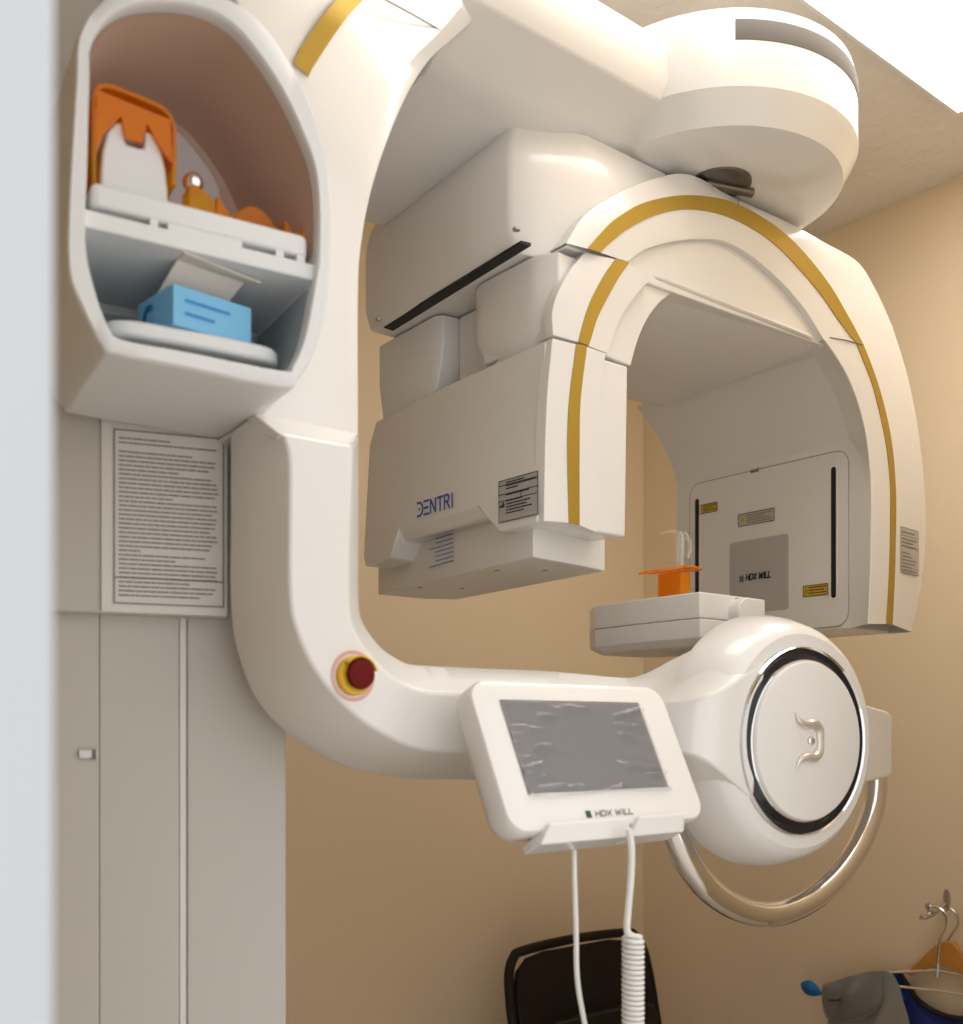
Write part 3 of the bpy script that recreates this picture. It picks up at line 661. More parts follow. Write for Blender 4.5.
# --- round housing with its cover disc
hx = Vector((math.sin(R(4.4)), math.cos(R(4.4)), 0))     # axis, pointing away from the viewer
hc = P(803, 741, V=.655)
hs = lathe('bearing_housing', hc, hx, [(0, .004), (.100, .004), (.1005, .0), (.1135, .0), (.120, .004), (.126, .012), (.1345, .034), (.139, .056), (.138, .066), (.122, .086), (0, .09)], 'white', S, n=96, smooth=28)
lathe('chrome_ring', hc, hx, [(.0995, .006), (.1005, -.003), (.0992, -.005), (.0975, -.003), (.0968, .006)], 'chrome', hs, n=96)
lathe('black_groove', hc, hx, [(.0970, .004), (.0970, -.002), (.0925, -.0005), (.0860, -.003), (.0860, .004)], 'glassblack', hs, n=96)
lathe('inner_chrome_ring', hc, hx, [(.0862, .004), (.0860, -.0050), (.0850, -.0056), (.0840, -.004), (.0840, .004)], 'chrome', hs, n=96)
dk = lathe('cover_disc', hc, hx, [(.0846, .004), (.0846, -.007), (.083, -.0095), (.080, -.0102), (0, -.0105)], 'soft', hs, n=96)
hu = Vector((math.cos(R(4.4)), -math.sin(R(4.4)), 0))
def hpt(u, z, off): return hc + hu * u + eZ * z - hx * off
# emblem: a horned letter in relief
hr = (.0862 / 80.0)
def emb(name, pts, m, wds, off=.0105, hgt=.004):
    c = crom([hpt(a_, b_, off + hgt * .3) for a_, b_ in pts], 5); bm = bmesh.new()
    n_ = len(c) - 1
    def rad(t): 
        i = t * (len(wds) - 1); a_ = int(min(i, len(wds) - 2)); return wds[a_] + (wds[a_ + 1] - wds[a_]) * (i - a_)
    tube_bm(bm, c, rad, 10); return bm_ob(name, bm, m, hs, merge=False)
emb('emblem', [(-.026, .030), (-.021, .021), (-.009, .0175), (.003, .018), (.011, .012), (.0125, 0), (.011, -.011), (.003, -.017), (-.009, -.0165), (-.019, -.020), (-.025, -.029)], 'soft_metal', [.0006, .0030, .0048, .0058, .0052, .0042, .0052, .0058, .0048, .0030, .0006])
lathe('center_screw', hpt(-.0005, 0, .0103), -hx, [(0, .003), (.0035, .003), (.0052, .001), (.0055, 0), (0, 0)], 'chrome', hs, n=20)
# cross block and chrome handle
hb = [P(850, 700, V=.735), P(888, 711, V=.735), P(893, 716, V=.735), P(892.5, 773, V=.735), P(888, 778, V=.735), P(850, 786, V=.735)]
v, f = prism_vf(hb, lambda p: Vector(p), lambda p: Vector(p) + eV * .07)
mesh_ob('handle_block', v, f, 'white', S, bevel=.004)
hp = [(876, 765), (875.5, 790), (871, 816), (858, 847), (838, 876), (812, 899), (784, 912), (760, 914), (735, 907), (712, 892), (694, 871), (681, 850), (672, 829), (664, 805)]
tube('patient_handle', crom(PL(hp, V=.765), 6), .0152, 'chrome', S, n=24)

# --- control panel
T0 = P(466, 679, V=.70); tilt = Vector((0, -math.sin(R(25.6)), -math.cos(R(25.6)))); pn = Vector((0, -math.cos(R(25.6)), math.sin(R(25.6))))
PW, PH = .242, .140
BLc = T0 + tilt * PH
cp = slab('control_panel', BLc - pn * .03, eU, -tilt, pn, PW, PH, .03, 'white', S, rad=.018, seg=8, bevel=.006, seg_b=4) if False else None
pts = rrect(PW, PH, .019, 8); cpts = (PW / 2, PH / 2)
def ring(ins, d): return [BLc + eU * (cpts[0] + (a_ - cpts[0]) * (1 - ins / cpts[0])) + (-tilt) * (cpts[1] + (b_ - cpts[1]) * (1 - ins / cpts[1])) + pn * d for a_, b_ in pts]
rg = [ring(.012, -.034), ring(.004, -.030), ring(0, -.022), ring(0, -.004), ring(.0015, -.001), ring(.005, 0)]
nn = len(pts); v = [p for r_ in rg for p in r_]; f = [list(range(nn)), list(range((len(rg) - 1) * nn, len(rg) * nn))[::-1]]
for a_ in range(len(rg) - 1):
    for i in range(nn): j = (i + 1) % nn; f.append((a_ * nn + i, a_ * nn + j, (a_ + 1) * nn + j, (a_ + 1) * nn + i))
cp = mesh_ob('control_panel', v, f, 'white', S, smooth=40)
def cpp(x, y):      # point of the tilted face on a sight line
    t = (x - CX) / F; ray = Vector((SN * t + CS, SN - CS * t, (HY - y) / F)); o_ = Vector((0, 0, CAMZ)); k = (BLc - o_).dot(pn) / ray.dot(pn); return o_ + ray * k
s0, s1, s2 = cpp(529, 794), cpp(668, 790), cpp(496.5, 701)
sw, shh = (s1 - s0).dot(eU), (s2 - s0).dot(-tilt)
O_ = s0
slab('screen', O_ - pn * .001, eU, -tilt, pn, sw, shh, .0016, 'screen', cp)
bm = bmesh.new(); ew = .0022
strokes_bm(bm, [[(0, shh), (sw, shh)], [(sw, shh), (sw, 0)], [(0, 0), (0, shh)]], O_ + pn * .0004, eU, -tilt, pn, .0022); bm_ob('screen_gasket', bm, 'seam', cp, smooth=0)
# protective film, wrinkled
bm = bmesh.new(); NX, NY = 60, 40; g = []
def wr(u, v_):
    h_ = 0
    for cx_, cy_, sx_, sy_, a_, am in WR:
        du, dv = u - cx_, v_ - cy_; c1, s1_ = math.cos(a_), math.sin(a_); x_ = (du * c1 + dv * s1_) / sx_; y_ = (-du * s1_ + dv * c1) / sy_
        h_ += am * math.exp(-(x_ * x_ + y_ * y_))
    return h_
WR = []
for _ in range(46):
    e = random.random(); u = random.choice([random.uniform(.02, .30), random.uniform(.72, .98), random.random()]); v_ = random.random()
    if .35 < u < .7 and .15 < v_ < .8: v_ = random.choice([.06, .93])
    WR.append((u, v_, random.uniform(.04, .14), random.uniform(.008, .022), random.uniform(-.5, .4), random.uniform(.0016, .0045)))
for j in range(NY + 1):
    for i in range(NX + 1):
        u, v_ = i / NX, j / NY; ed = -.05 if j == 0 else 0
        g.append(bm.verts.new(O_ + eU * (u * (sw + .004) - .001) + (-tilt) * ((v_ * 1.04 - .05 - (.01 * math.sin(9 * u) if j == 0 else 0)) * shh) + pn * (.0016 + wr(u, v_) + (.0022 * abs(math.sin(5 * u + 1)) if j < 2 else 0))))
for j in range(NY):
    for i in range(NX): k = j * (NX + 1) + i; bm.faces.new((g[k], g[k + 1], g[k + NX + 2], g[k + NX + 1]))
bm_ob('protective_film', bm, 'film', cp, smooth=180, merge=False)
b0 = cpp(596, 816.5); lettering('brand_lettering', 'HDX WILL', b0, eU, -tilt, pn, .0048, 'greyp', cp, wd=.26, slant=.2, fit=.047)
b1 = cpp(587, 818); slab('brand_mark', b1, eU, -tilt, pn, .0062, .0065, .0004, 'green', cp, rad=.0008)
# cord holder: two folded lips under the panel
for x0_, x1_ in ((548, 628), (640, 684)):
    p0, p1 = cpp(x0_, 835), cpp(x1_, 829)
    u0, u1 = p0.x, p1.x; base = BLc + tilt * .001
    prof = [(-.004, .006), (.006, .006), (.0065, .004), (-.001, -.010), (-.024, -.010), (-.024, -.004)]
    v, f = prism_vf(prof, lambda p: Vector((u0 + (.012 if p[1] < 0 else 0) * 0 - (.010 if p[1] < 0 else 0), 0, 0)) + (base - eU * base.x) + pn * p[0] + (-tilt) * p[1],
                    lambda p: Vector((u1, 0, 0)) + (base - eU * base.x) + pn * p[0] + (-tilt) * p[1])
    mesh_ob('cord_holder', v, f, 'white', cp, bevel=.001)
prismU('panel_bracket', [(.71, 1.30), (.76, 1.33), (.76, 1.26), (.70, 1.25)], T0.x + .05, T0.x + .18, 'soft', cp, bevel=.003)

# ================================================================ cords
pts = [P(574, 850, V=.66), P(574.5, 880, V=.66), P(576, 930, V=.662), P(577, 975, V=.665), P(582, 1010, V=.668), P(590, 1045, V=.67), P(604, 1090, V=.675), P(622, 1110, V=.68)]
tag(tube('thin_cord', crom(pts, 8), .0024, 'cord', n=10), 'thin straight white cord hanging from the control panel, left of the coiled one', 'cord')
cc = thing('coiled_cord', 'white coiled hand switch cord hanging from the lip under the control panel', 'cord', P(632, 1100, V=.632))
pts = [P(629, 829, V=.625), P(631.5, 850, V=.625), P(630.5, 880, V=.627), P(628, 910, V=.63), P(627, 930, V=.632), P(632, 936, V=.632), P(640, 938, V=.632)]
tube('straight_lead', crom(pts, 6), .0032, 'cord', cc, n=10)
top = P(633, 937, V=.632); bot = P(633, 1110, V=.632); turns = 34; hp = []
for i in range(turns * 16 + 1):
    a_ = 2 * math.pi * i / 16; k = i / (turns * 16); c = top.lerp(bot, k); hp.append(c + Vector((math.cos(a_) * .0082, math.sin(a_) * .0082, 0)))
tube('coil', hp, .0021, 'cord', cc, n=6)

# ================================================================ chin cup on the platform
cz = zc1
cup = thing('chin_cup', 'translucent orange chin cup with clear bite stick, on the scanner platform', 'chin rest', (1.03, .90, cz))
cpc = P(672, 592, Z=cz + .004); cu, cv = 0, 0
ctr2 = P(671, 580, V=.905); cu, cv = ctr2.x, ctr2.y
zf = P(671, 572, V=.905).z
bw = (P(694, 580, V=.905).x - P(656, 580, V=.905).x) / 2
uc = (P(694, 580, V=.905).x + P(656, 580, V=.905).x) / 2
bw = .0095; uc += .006
body = [(uc - bw, .895), (uc + bw, .895), (uc + bw, .93), (uc - bw, .93)]
WT = .0022
cb = bmesh.new()
for lo, hi in (((uc - bw, .893), (uc + bw, .893 + WT)), ((uc - bw, .93), (uc + bw, .93 + WT)), ((uc - bw, .893 + WT), (uc - bw + WT, .93)), ((uc + bw - WT, .893 + WT), (uc + bw, .93))):
    bxm(cb, (*lo, cz), (*hi, zf))
bm_ob('cup_body', cb, 'amber', cup, merge=False, bevel=.0006)
fl = crom([Vector((a_, b_, 0)) for a_, b_ in ((uc - .044, .925), (uc - .035, .898), (uc - .012, .884), (uc + .012, .882), (uc + .028, .890), (uc + .030, .915), (uc + .022, .938), (uc - .01, .948), (uc - .034, .943))], 5, True)
nf = len(fl); fz = lambda p: zf + .004 - max(0, (uc - .01 - p.x)) * .22
v = [Vector((p.x, p.y, fz(p))) for p in fl] + [Vector((p.x, p.y, fz(p) + .0032)) for p in fl]
f = [list(range(nf))[::-1], list(range(nf, 2 * nf))] + [(i, (i + 1) % nf, nf + (i + 1) % nf, nf + i) for i in range(nf)]
mesh_ob('cup_flange', v, f, 'orange', cup, bevel=.0008)
bs = [P(680, 572, V=.91), P(680, 555, V=.91), P(680.5, 540, V=.91), P(679, 533, V=.91), P(673, 531, V=.91), P(664, 533, V=.91)]
bt = crom(bs, 6)
w1 = .006
L1 = [p + Vector((-w1 * .5, -.004, 0)) for p in bt]; L2 = [p + Vector((w1 * .5, -.004, 0)) for p in bt]; L3 = [p + Vector((w1 * .5, .004, 0)) for p in bt]; L4 = [p + Vector((-w1 * .5, .004, 0)) for p in bt]
loft('bite_stick', [L1, L2, L3, L4], 'clear', cup, bevel=.001)
rb_ = crom(PL([(688, 558), (690, 550), (689, 540), (684, 532)], V=.912), 5)
loft('bite_rib', [[p + Vector((-.0015, -.002, 0)) for p in rb_], [p + Vector((.0015, -.002, 0)) for p in rb_], [p + Vector((.0015, .002, 0)) for p in rb_], [p + Vector((-.0015, .002, 0)) for p in rb_]], 'clear', cup)

# ================================================================ things in the pod
TURN = (Vector((.33, .72, 0)), R(-7.5)); SEEN = set(WL)
def onV(x, V): return P(x, 0, V=V).x
# upper tray on its feet
tz1 = (P(94, 187, V=.7285).z + P(307, 233, V=.7285).z) / 2 + .001; tz0 = (P(94, 204, V=.7285).z + P(305, 257, V=.7285).z) / 2
tz0 = max(tz0, zs1 + .004)
tu0, tu1 = onV(92, .7285), onV(308.5, .7285)
tt = thing('upper_tray', 'white plastic accessory tray on the middle pod shelf, under the orange pieces', 'tray', ((tu0 + tu1) / 2, .79, zs1))
slab('tray_plate', Vector((tu0, .7285, tz0)), eU, eV, eZ, tu1 - tu0, .112, tz1 - tz0, 'bright', tt, rad=.006, bevel=.003)
for x0_, x1_ in ((150, 158), (168, 242), (276, 284), (297, 305)):
    box('foot', (onV(x0_, .7295), .7295, zs1 + .0002), (onV(x1_, .7295), .835, tz0 + .0005), 'bright', tt)
# white tooth-shaped holder
hx0, hx1 = onV(99, .765), onV(168, .765)
hm = (hx0 + hx1) / 2; hw = (hx1 - hx0) / 2
th_ = thing('white_holder', 'white two-pronged bite block holder under the orange cup on the upper tray', 'holder', (hm, .785, tz1))
prof = [(-hw, 0), (hw, 0), (hw * .98, .020), (hw * .93, .030), (hw * .80, .042), (hw * .55, .0505), (hw * .28, .052), (hw * .27, .043), (hw * .24, .040), (-hw * .24, .040), (-hw * .27, .043), (-hw * .30, .053), (-hw * .58, .051), (-hw * .80, .044), (-hw * .93, .032), (-hw * .98, .020)]
prismV('holder_body', [(hm + a_, tz1 + b_ * 1.27) for a_, b_ in prof], .762, .800, 'bright', th_, bevel=.003)
slab('holder_base', Vector((hm - hw - .003, .757, tz1)), eU, eV, eZ, 2 * hw + .006, .05, .008, 'bright', th_, rad=.006, bevel=.003)
# orange cap hung over the holder
oc = thing('orange_cap', 'translucent orange cap upside down over the white holder in the pod', 'chin rest', (hm, .785, tz1))
capU0, capU1 = onV(92, .758), onV(176, .758)
cm_, cw_ = (capU0 + capU1) / 2, (capU1 - capU0) / 2
arc = []
for i in range(25):
    a_ = math.pi * i / 24; cx_ = -math.cos(a_); cy_ = math.sin(a_)
    arc.append((cm_ + cw_ * (abs(cx_) ** .45) * (1 if cx_ > 0 else -1), cy_ ** .35 if cy_ > 1e-6 else 0))
zlo, zhi = tz1 + .048, tz1 + .087
zarc = [(a_, zlo + (zhi - zlo) * b_ - (a_ - cm_) * .10) for a_, b_ in arc]
inn = [(cm_ + (a_ - cm_) * .95, b_ - .003) for a_, b_ in zarc]
v = []
for Vq in (.757, .806):
    v += [Vector((a_, Vq, b_)) for a_, b_ in zarc] + [Vector((a_, Vq, b_ if i in (0, 24) else b_)) for i, (a_, b_) in enumerate(inn)]
n25 = 25; f = []
for i in range(24):
    f += [(i, i + 1, 50 + i + 1, 50 + i), (25 + i, 50 + 25 + i, 50 + 26 + i, 26 + i), (i, 25 + i, 26 + i, i + 1), (50 + i, 50 + i + 1, 76 + i, 75 + i)]
mesh_ob('cap_shell', v, f, 'orange', oc, smooth=40)
fp = [(cm_ - cw_ * .93, zlo - .014), (cm_ - cw_ * .90, zhi - .006), (cm_ + cw_ * .85, zhi - .012), (cm_ + cw_ * .9, zlo - .005), (cm_ + cw_ * .72, zlo), (cm_ + hw * .35, zlo + .019), (cm_ + hw * .2, zlo + .004), (cm_ - hw * .25, zlo + .004), (cm_ - hw * .4, zlo + .019), (cm_ - cw_ * .75, zlo + .002)]
prismV('cap_front', fp, .7565, .7590, 'orange', oc)
for nm, a_, b_, lo_ in (('cap_side', capU0, capU0 + .003, tz1 + .004), ('cap_side', capU1 - .003, capU1, tz1 + .027)):
    box(nm, (a_, .757, lo_), (b_, .805, zlo + .02), 'amber', oc)
# clear guard standing behind
gp = [P(168, 190, V=.83), P(168, 125, V=.83), P(184, 138, V=.83), P(200, 158, V=.83), P(212, 176, V=.83), P(222, 194, V=.83)]
gz = [(p.x, max(p.z, tz1 + .0002)) for p in crom(gp[1:], 4)]
gz = [(gz[0][0] - .02, tz1 + .0002), (gz[0][0] - .02, gz[0][1] + .006)] + gz
gz[-1] = (gz[-1][0], tz1 + .0002)
tag(prismV('clear_guard', gz, .829, .832, 'acrylic', None), 'curved clear plastic guard standing behind the orange pieces in the pod', 'guard')
# chrome ball
cbp = P(193, 183, V=.765); plate_h = cbp.z - .0080 - tz1
cb_ = lathe('chrome_ball', Vector((cbp.x, .765, cbp.z)), (0, 0, 1), [(.0078 * math.sin(math.pi * i / 16), -.0078 * math.cos(math.pi * i / 16)) for i in range(17)], 'chrome', None, n=28)
tag(cb_, 'small chrome ball head on the amber plate beside the white holder', 'ball')
# small orange pieces
def blob(name, x0, x1, yt, V, dz, m, label, cat, V2=.02, zoff=0, humps=None, group=None):
    u0, u1 = onV(x0, V), onV(x1, V); n_ = 14; prof = []
    for i in range(n_ + 1):
        k = i / n_; prof.append((u0 + (u1 - u0) * k, tz1 + .0003 + dz * (humps(k) if humps else max(.12, math.sin(math.pi * k) ** .7))))
    pr = [(u0, tz1 + .0003)] + prof + [(u1, tz1 + .0003)]
    o = prismV(name, pr, V, V + V2, m, None, bevel=.0012); tag(o, label, cat, group); return o
blob('bite_plate', 189, 216, 0, .753, plate_h, 'amber', 'small amber bite plate in front of the chrome ball in the pod', 'bite plate', humps=lambda k: 1 if k < .45 else 1 - .5 * (k - .45))
blob('bite_holder', 217, 233, 0, .752, .024, 'orange', 'small red-orange wedge between the amber plate and the big orange chin piece', 'bite holder', V2=.010, humps=lambda k: 1 - .55 * k)
blob('chin_piece', 228, 284, 0, .765, .031, 'orange', 'large curved orange chin piece lying on the upper tray of the pod', 'chin rest', V2=.024, humps=lambda k: .35 + .65 * math.sin(math.pi * min(1, k * 1.05)) ** .8)
blob('end_clip', 285, 307, 0, .752, .022, 'orange', 'forked orange clip at the right end of the upper tray', 'clip', V2=.016, humps=lambda k: .5 + .5 * abs(2 * k - .9) ** 1.5)
# lower tray
lz0, lz1 = 1.5840, 1.5970
lu0, lu1 = onV(106, .742), onV(285, .742)
pl = crom([Vector((a_, b_, 0)) for a_, b_ in ((lu0 + .001, .766), (lu0 + .010, .748), (lu0 + .035, .742), (lu1 - .03, .742), (lu1 - .006, .748), (lu1, .770), (lu1 - .006, .825), (lu1 - .03, .846), (lu0 + .03, .846), (lu0 + .006, .82))], 4, True)
lt_ = thing('lower_tray', 'rounded white tray on the bottom of the pod, under the blue box', 'tray', ((lu0 + lu1) / 2, .79, lz0 - .008))
prismZ('tray_plate', [(p.x, p.y) for p in pl], lz0, lz1, 'bright', lt_, bevel=.004)
for a_ in (lu0 + .03, (lu0 + lu1) / 2, lu1 - .03): box('foot', (a_ - .012, .752, lz0 - .0075), (a_ + .012, .83, lz0 + .0004), 'greyp', lt_)
# blue card box with raised lid
bV = .745; bu0, bu1 = onV(157, bV), onV(244, bV); bz0, bz1 = lz1 + .0002, P(166, 285.5, V=bV).z
bb = thing('tissue_box', 'light blue card box with open white lid on the lower pod tray', 'box', ((bu0 + bu1) / 2, .785, bz0))
bxv = bmesh.new(); t_ = .0012
for lo, hi in (((bu0, bV), (bu1, bV + t_)), ((bu0, .80), (bu1, .80 + t_)), ((bu0, bV + t_), (bu0 + t_, .80)), ((bu1 - t_, bV + t_), (bu1, .80))): bxm(bxv, (*lo, bz0), (*hi, bz1))
bxm(bxv, (bu0 + t_, bV + t_, bz0), (bu1 - t_, .80, bz0 + t_))
bm_ob('box_body', bxv, 'lblue', bb, merge=False)
hl = min(.03, zs1 - .0135 - bz1)
lidp = [Vector((bu0 + .002, .776, bz1 - .001)), Vector((bu1 - .012, .776, bz1 - .001)), Vector((bu1 - .003, .750, bz1 + hl)), Vector((bu0 + .006, .750, bz1 + hl))]
v = lidp + [p + Vector((0, .0012, .0006)) for p in lidp]
mesh_ob('box_lid', v, [(0, 1, 2, 3), (7, 6, 5, 4), (0, 4, 5, 1), (1, 5, 6, 2), (2, 6, 7, 3), (3, 7, 4, 0)], 'card', bb)
v = [lidp[3], lidp[2], lidp[2] + Vector((.006, -.014, -.003)), lidp[3] + Vector((-.002, -.014, .0))]
v = v + [p + Vector((0, 0, .0012)) for p in v]
mesh_ob('lid_flap', v, [(0, 1, 2, 3), (7, 6, 5, 4), (0, 4, 5, 1), (1, 5, 6, 2), (2, 6, 7, 3), (3, 7, 4, 0)], 'card', bb)
text_lines('box_print', Vector((bu0 + .010, bV, bz0 + .020)), eU, eZ, -eV, [.9, 0, .55], 'dblue', bb, .042, .0048, thick=.5)
bm = bmesh.new(); strokes_bm(bm, [[(.018 + .008 * math.cos(R(q_)), .014 + .008 * math.sin(R(q_))) for q_ in range(60, 320, 20)]], Vector((bu0, .80, bz0)), -eV, eZ, -eU, .005); bm_ob('box_logo', bm, 'dblue', bb, smooth=0)
bb.rotation_euler.z = R(0)
cpl = P(262, 334, V=.80)
tag(lathe('clear_dish', Vector((lu1 - .032, .812, lz1 + .0004)), (0, 0, 1), [(0, 0), (.024, 0), (.026, .004), (.024, .0055), (0, .0055)], 'acrylic', None, n=32), 'round clear plastic dish on the lower tray right of the blue box', 'dish')

for nm_ in list(WL):
    if nm_ not in SEEN and bpy.data.objects[nm_].parent is None: turn(bpy.data.objects[nm_])
bb.rotation_euler.z = R(6)
TURN = None
# ================================================================ folding chair by the back wall
cV = 1.75
cu0, cu1 = P(499, 990, V=cV).x, P(645, 990, V=cV).x
ch = thing('folding_chair', 'dark brown metal folding chair against the back wall', 'chair', ((cu0 + cu1) / 2, 1.6, 0))
ztop = P(590, 936, V=cV).z
cwd = cu1 - cu0; cmid = (cu0 + cu1) / 2
def lean(z): return cV + (z - ztop) * -.10 * -1 * -1      # back leans towards the wall at the top
fpath = [(-.5, .0), (-.5, ztop - .12), (-.485, ztop - .055), (-.44, ztop - .018), (-.36, ztop - .006), (0, ztop), (.36, ztop - .006), (.44, ztop - .018), (.485, ztop - .055), (.5, ztop - .12), (.5, 0)]
fp3 = [Vector((cmid + a_ * (cwd - .022), cV - (ztop - z) * .22, max(z, .011))) for a_, z in fpath]
tube('back_frame', fp3[:1] + crom(fp3[1:-1], 6) + fp3[-1:], .011, 'brown', ch, n=14)
bw_ = cwd - .044
prf = [(-.5, .0), (-.5, .72), (-.46, .88), (-.38, .97), (-.25, 1.0), (.25, 1.0), (.38, .97), (.46, .88), (.5, .72), (.5, 0)]
zb0 = ztop - .30
pts2 = [(cmid + a_ * bw_, zb0 + b_ * (.285)) for a_, b_ in prf]
v, f = prism_vf(pts2, lambda p: Vector((p[0], cV - (ztop - p[1]) * .22 - .012 - .01 * (1 - (2 * (p[0] - cmid) / bw_) ** 2) * -1, p[1])), lambda p: Vector((p[0], cV - (ztop - p[1]) * .22 + .006, p[1])))
mesh_ob('backrest', v, f, 'brown', ch, bevel=.004)
prismV('back_pad', [(cmid + (a_ - cmid) * .9, zb0 + .02 + (b_ - zb0) * .45) for a_, b_ in pts2], cV - .085, cV - .06, 'brownpad', ch, bevel=.006)
slab('seat', Vector((cmid - cwd * .44, 1.28, .43)), eU, eV, eZ, cwd * .88, .36, .03, 'brownpad', ch, rad=.05, bevel=.008)
for s_ in (-1, 1):
    tube('leg', [Vector((cmid + s_ * (cwd * .5 - .034), 1.72, .011)), Vector((cmid + s_ * (cwd * .5 - .034), 1.50, .42)), Vector((cmid + s_ * (cwd * .5 - .034), 1.34, .44))], .010, 'brown', ch, n=12)

# ================================================================ hook, hangers and garments on the right wall
UWl = UW
hk0 = P(946, 893, U=UWl)
hk = thing('wall_hook', 'brass double coat hook on the tan right-hand wall', 'hook', (UWl, hk0.y, hk0.z - .03))
pz = [P(x, y, U=UWl - .004) for x, y in ((947, 889), (950, 897), (949, 907), (946, 908), (943, 898), (944, 891))]
c6 = crom(pz, 4, True); v = c6 + [p + eU * .0035 for p in c6]; nk = len(c6)
mesh_ob('back_plate', v, [list(range(nk)), list(range(nk, 2 * nk))[::-1]] + [(i, (i + 1) % nk, nk + (i + 1) % nk, nk + i) for i in range(nk)], 'steel', hk, bevel=.0008)
hq = hk0 + Vector((0, 0, -.022))
hook_path = [Vector((UWl - .004, hq.y, hq.z)), Vector((UWl - .018, hq.y + .003, hq.z - .010)), Vector((UWl - .034, hq.y + .006, hq.z - .016)), Vector((UWl - .050, hq.y + .009, hq.z - .010)), Vector((UWl - .056, hq.y + .010, hq.z + .003))]
tube('hook_arm', crom(hook_path, 5), lambda t: .0042 if t < .9 else .0058, 'steel', hk, n=10)
hook2 = [Vector((UWl - .018, hq.y + .004, hq.z - .012)), Vector((UWl - .026, hq.y + .018, hq.z - .024)), Vector((UWl - .032, hq.y + .030, hq.z - .030)), Vector((UWl - .037, hq.y + .036, hq.z - .028))]
tube('lower_hook_arm', crom(hook2, 5), lambda t: .004 if t < .9 else .0055, 'steel', hk, n=10)
UH = UWl - .05
def hp3(pts, U): return crom(PL(pts, U=U), 6)
# wire hanger in front
wh = thing('wire_hanger', 'chrome trouser hanger with two bars, hanging in front of the wooden hanger', 'hanger', P(938, 985, U=UH))
tube('hanger_hook', hp3([(929, 914), (932, 907.5), (939, 908), (946, 915), (946, 926), (941, 937), (939, 950), (938, 965), (937.5, 976)], UH), .0028, 'chrome', wh, n=10)
tube('stem_sleeve', [P(938, 963, U=UH), P(937.5, 977, U=UH)], .0042, 'steel', wh, n=10)
tube('upper_bar', [P(889, 972.5, U=UH), P(938, 970.5, U=UH), P(975, 978, U=UH), P(1010, 986, U=UH)], .0030, 'chrome', wh, n=10)
tube('lower_bar', [P(896, 986, U=UH), P(938, 991, U=UH), P(975, 996, U=UH), P(1010, 1001, U=UH)], .0030, 'chrome', wh, n=10)
UH2 = UWl - .022
wd_ = thing('wooden_hanger', 'varnished wooden coat hanger behind the chrome one on the wall hook', 'hanger', P(945, 965, U=UH2))
upc = [(905, 973), (915, 964), (930, 950), (940, 943), (950, 942), (958, 950), (966, 962), (985, 985)]
dnc = [(910, 976), (920, 971), (932, 966), (942, 966), (949, 968), (957, 972), (965, 978), (980, 994)]
Aw = crom(PL(upc, U=UH2), 4); Bw = crom(PL(dnc, U=UH2), 4)
loft('hanger_bow', [Aw, Bw, [p + eU * .012 for p in Bw], [p + eU * .012 for p in Aw]], 'wood', wd_, bevel=.002)
tube('hanger_hook', hp3([(943, 915), (948, 908), (956, 914), (958, 924), (952, 934), (947, 942)], UH2 + .006), .0022, 'steel', wd_, n=10)
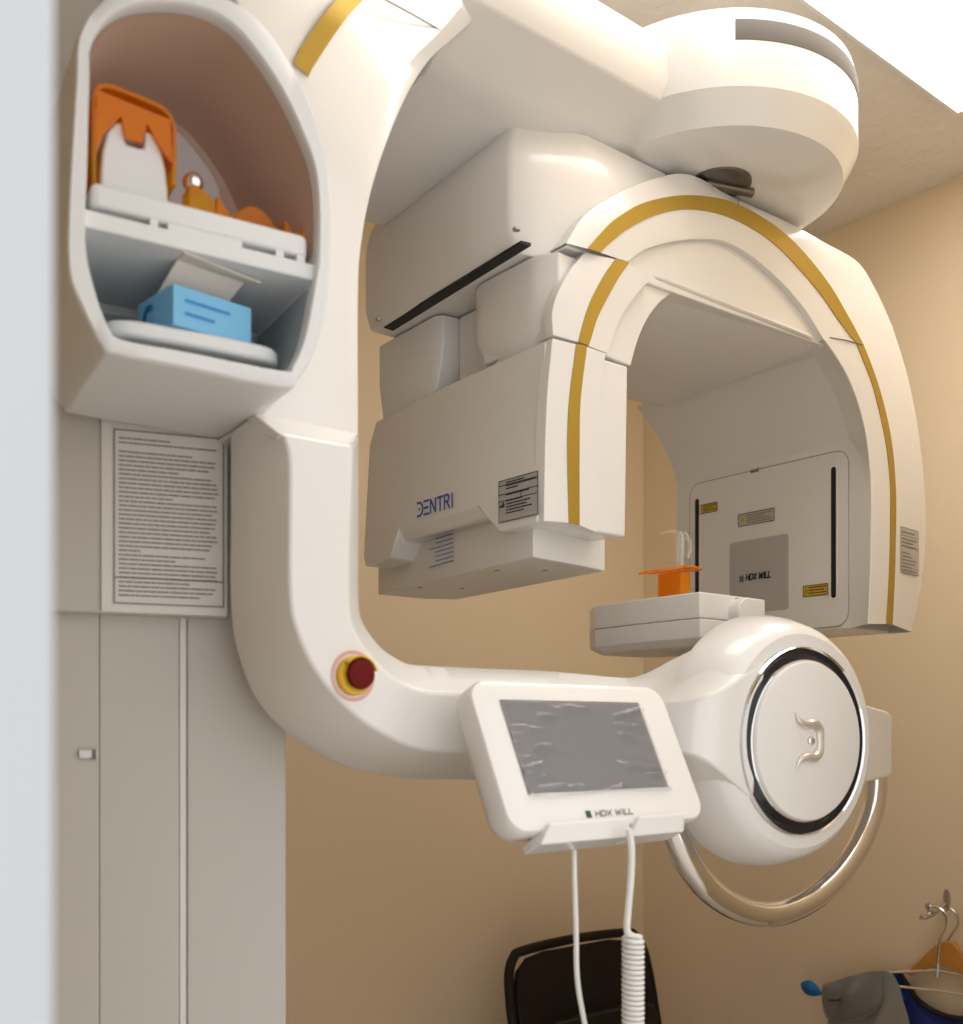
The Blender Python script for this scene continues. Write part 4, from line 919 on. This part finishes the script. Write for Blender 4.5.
# garments
def cloth(name, px, U, m, parent, th=.006, amp=.004, seedv=0, k=5):
    rnd = random.Random(seedv); L = crom(PL(px, U=U), k, True); n_ = len(L); c = sum(L, Vector()) / n_
    v = []; f = []; rr = 6
    for s_ in (0, 1):
        for a_ in range(rr):
            q_ = 1 - a_ / rr
            for i, p in enumerate(L):
                d = c + (p - c) * q_; puff = th * (1 - q_ * q_) + amp * math.sin(9 * d.y * 12 + 5 * d.z * 9 + seedv) * (1 - q_)
                v.append(d + Vector(((-puff - .001) if s_ == 0 else (.004), 0, 0)))
    for s_ in (0, 1):
        o_ = s_ * rr * n_
        for a_ in range(rr - 1):
            for i in range(n_): j = (i + 1) % n_; f.append((o_ + a_ * n_ + i, o_ + a_ * n_ + j, o_ + (a_ + 1) * n_ + j, o_ + (a_ + 1) * n_ + i))
        f.append([o_ + (rr - 1) * n_ + i for i in range(n_)])
    for i in range(n_): j = (i + 1) % n_; f.append((i, j, rr * n_ + j, rr * n_ + i))
    return mesh_ob(name, v, f, m, parent, smooth=60)
gv = thing('grey_apron', 'grey nylon apron with a flap folded over the hanger bar, bottom right', 'apron', P(850, 1060, U=UH - .012))
cloth('apron_body', [(862, 975), (876, 971), (888, 972), (896, 982), (902, 1000), (910, 1030), (918, 1100), (900, 1160), (850, 1160), (830, 1100), (828, 1020), (834, 990)], UH - .006, 'lgrey', gv, th=.008, seedv=3)
fo = cloth('apron_flap', [(823, 986), (838, 980), (858, 974), (876, 971), (882, 978), (882, 1000), (876, 1012), (862, 1019), (842, 1024), (829, 1020), (823, 1006)], UH - .020, 'grey', gv, th=.012, amp=.012, seedv=1)
tube('flap_piping', hp3([(823, 1004), (828, 1018), (842, 1022.5), (862, 1017), (876, 1010), (881, 999)], UH - .026), .0022, 'grey', gv, n=8)
tube('flap_slit', hp3([(828, 1000), (836, 1000.5), (847, 998)], UH - .030), .0014, 'black', gv, n=6)
tg = cloth('blue_strap_end', [(801, 984), (806, 980.5), (812, 982), (819, 990), (820, 995), (811, 996), (804, 992)], UH - .012, 'teal', None, th=.006, seedv=2)
tag(tg, 'bright blue rounded strap end sticking out left of the grey apron', 'strap')
ng = thing('blue_apron', 'dark blue apron with black edging behind the grey apron on the hangers', 'apron', P(930, 1080, U=UH + .012))
cloth('apron_panel', [(890, 974), (898, 973), (906, 984), (918, 1002), (940, 1016), (965, 1020), (1000, 1016), (1010, 1060), (1000, 1140), (930, 1150), (905, 1080), (898, 1010)], UH + .016, 'navy', ng, th=.006, seedv=5)
tube('black_edging', hp3([(899, 972), (907, 984), (919, 1001), (940, 1014), (965, 1019), (1000, 1014)], UH + .010), .006, 'dark', ng, n=8)
tube('shoulder_edge', hp3([(891, 974), (897, 985), (903, 1000)], UH + .008), .005, 'teal', ng, n=8)
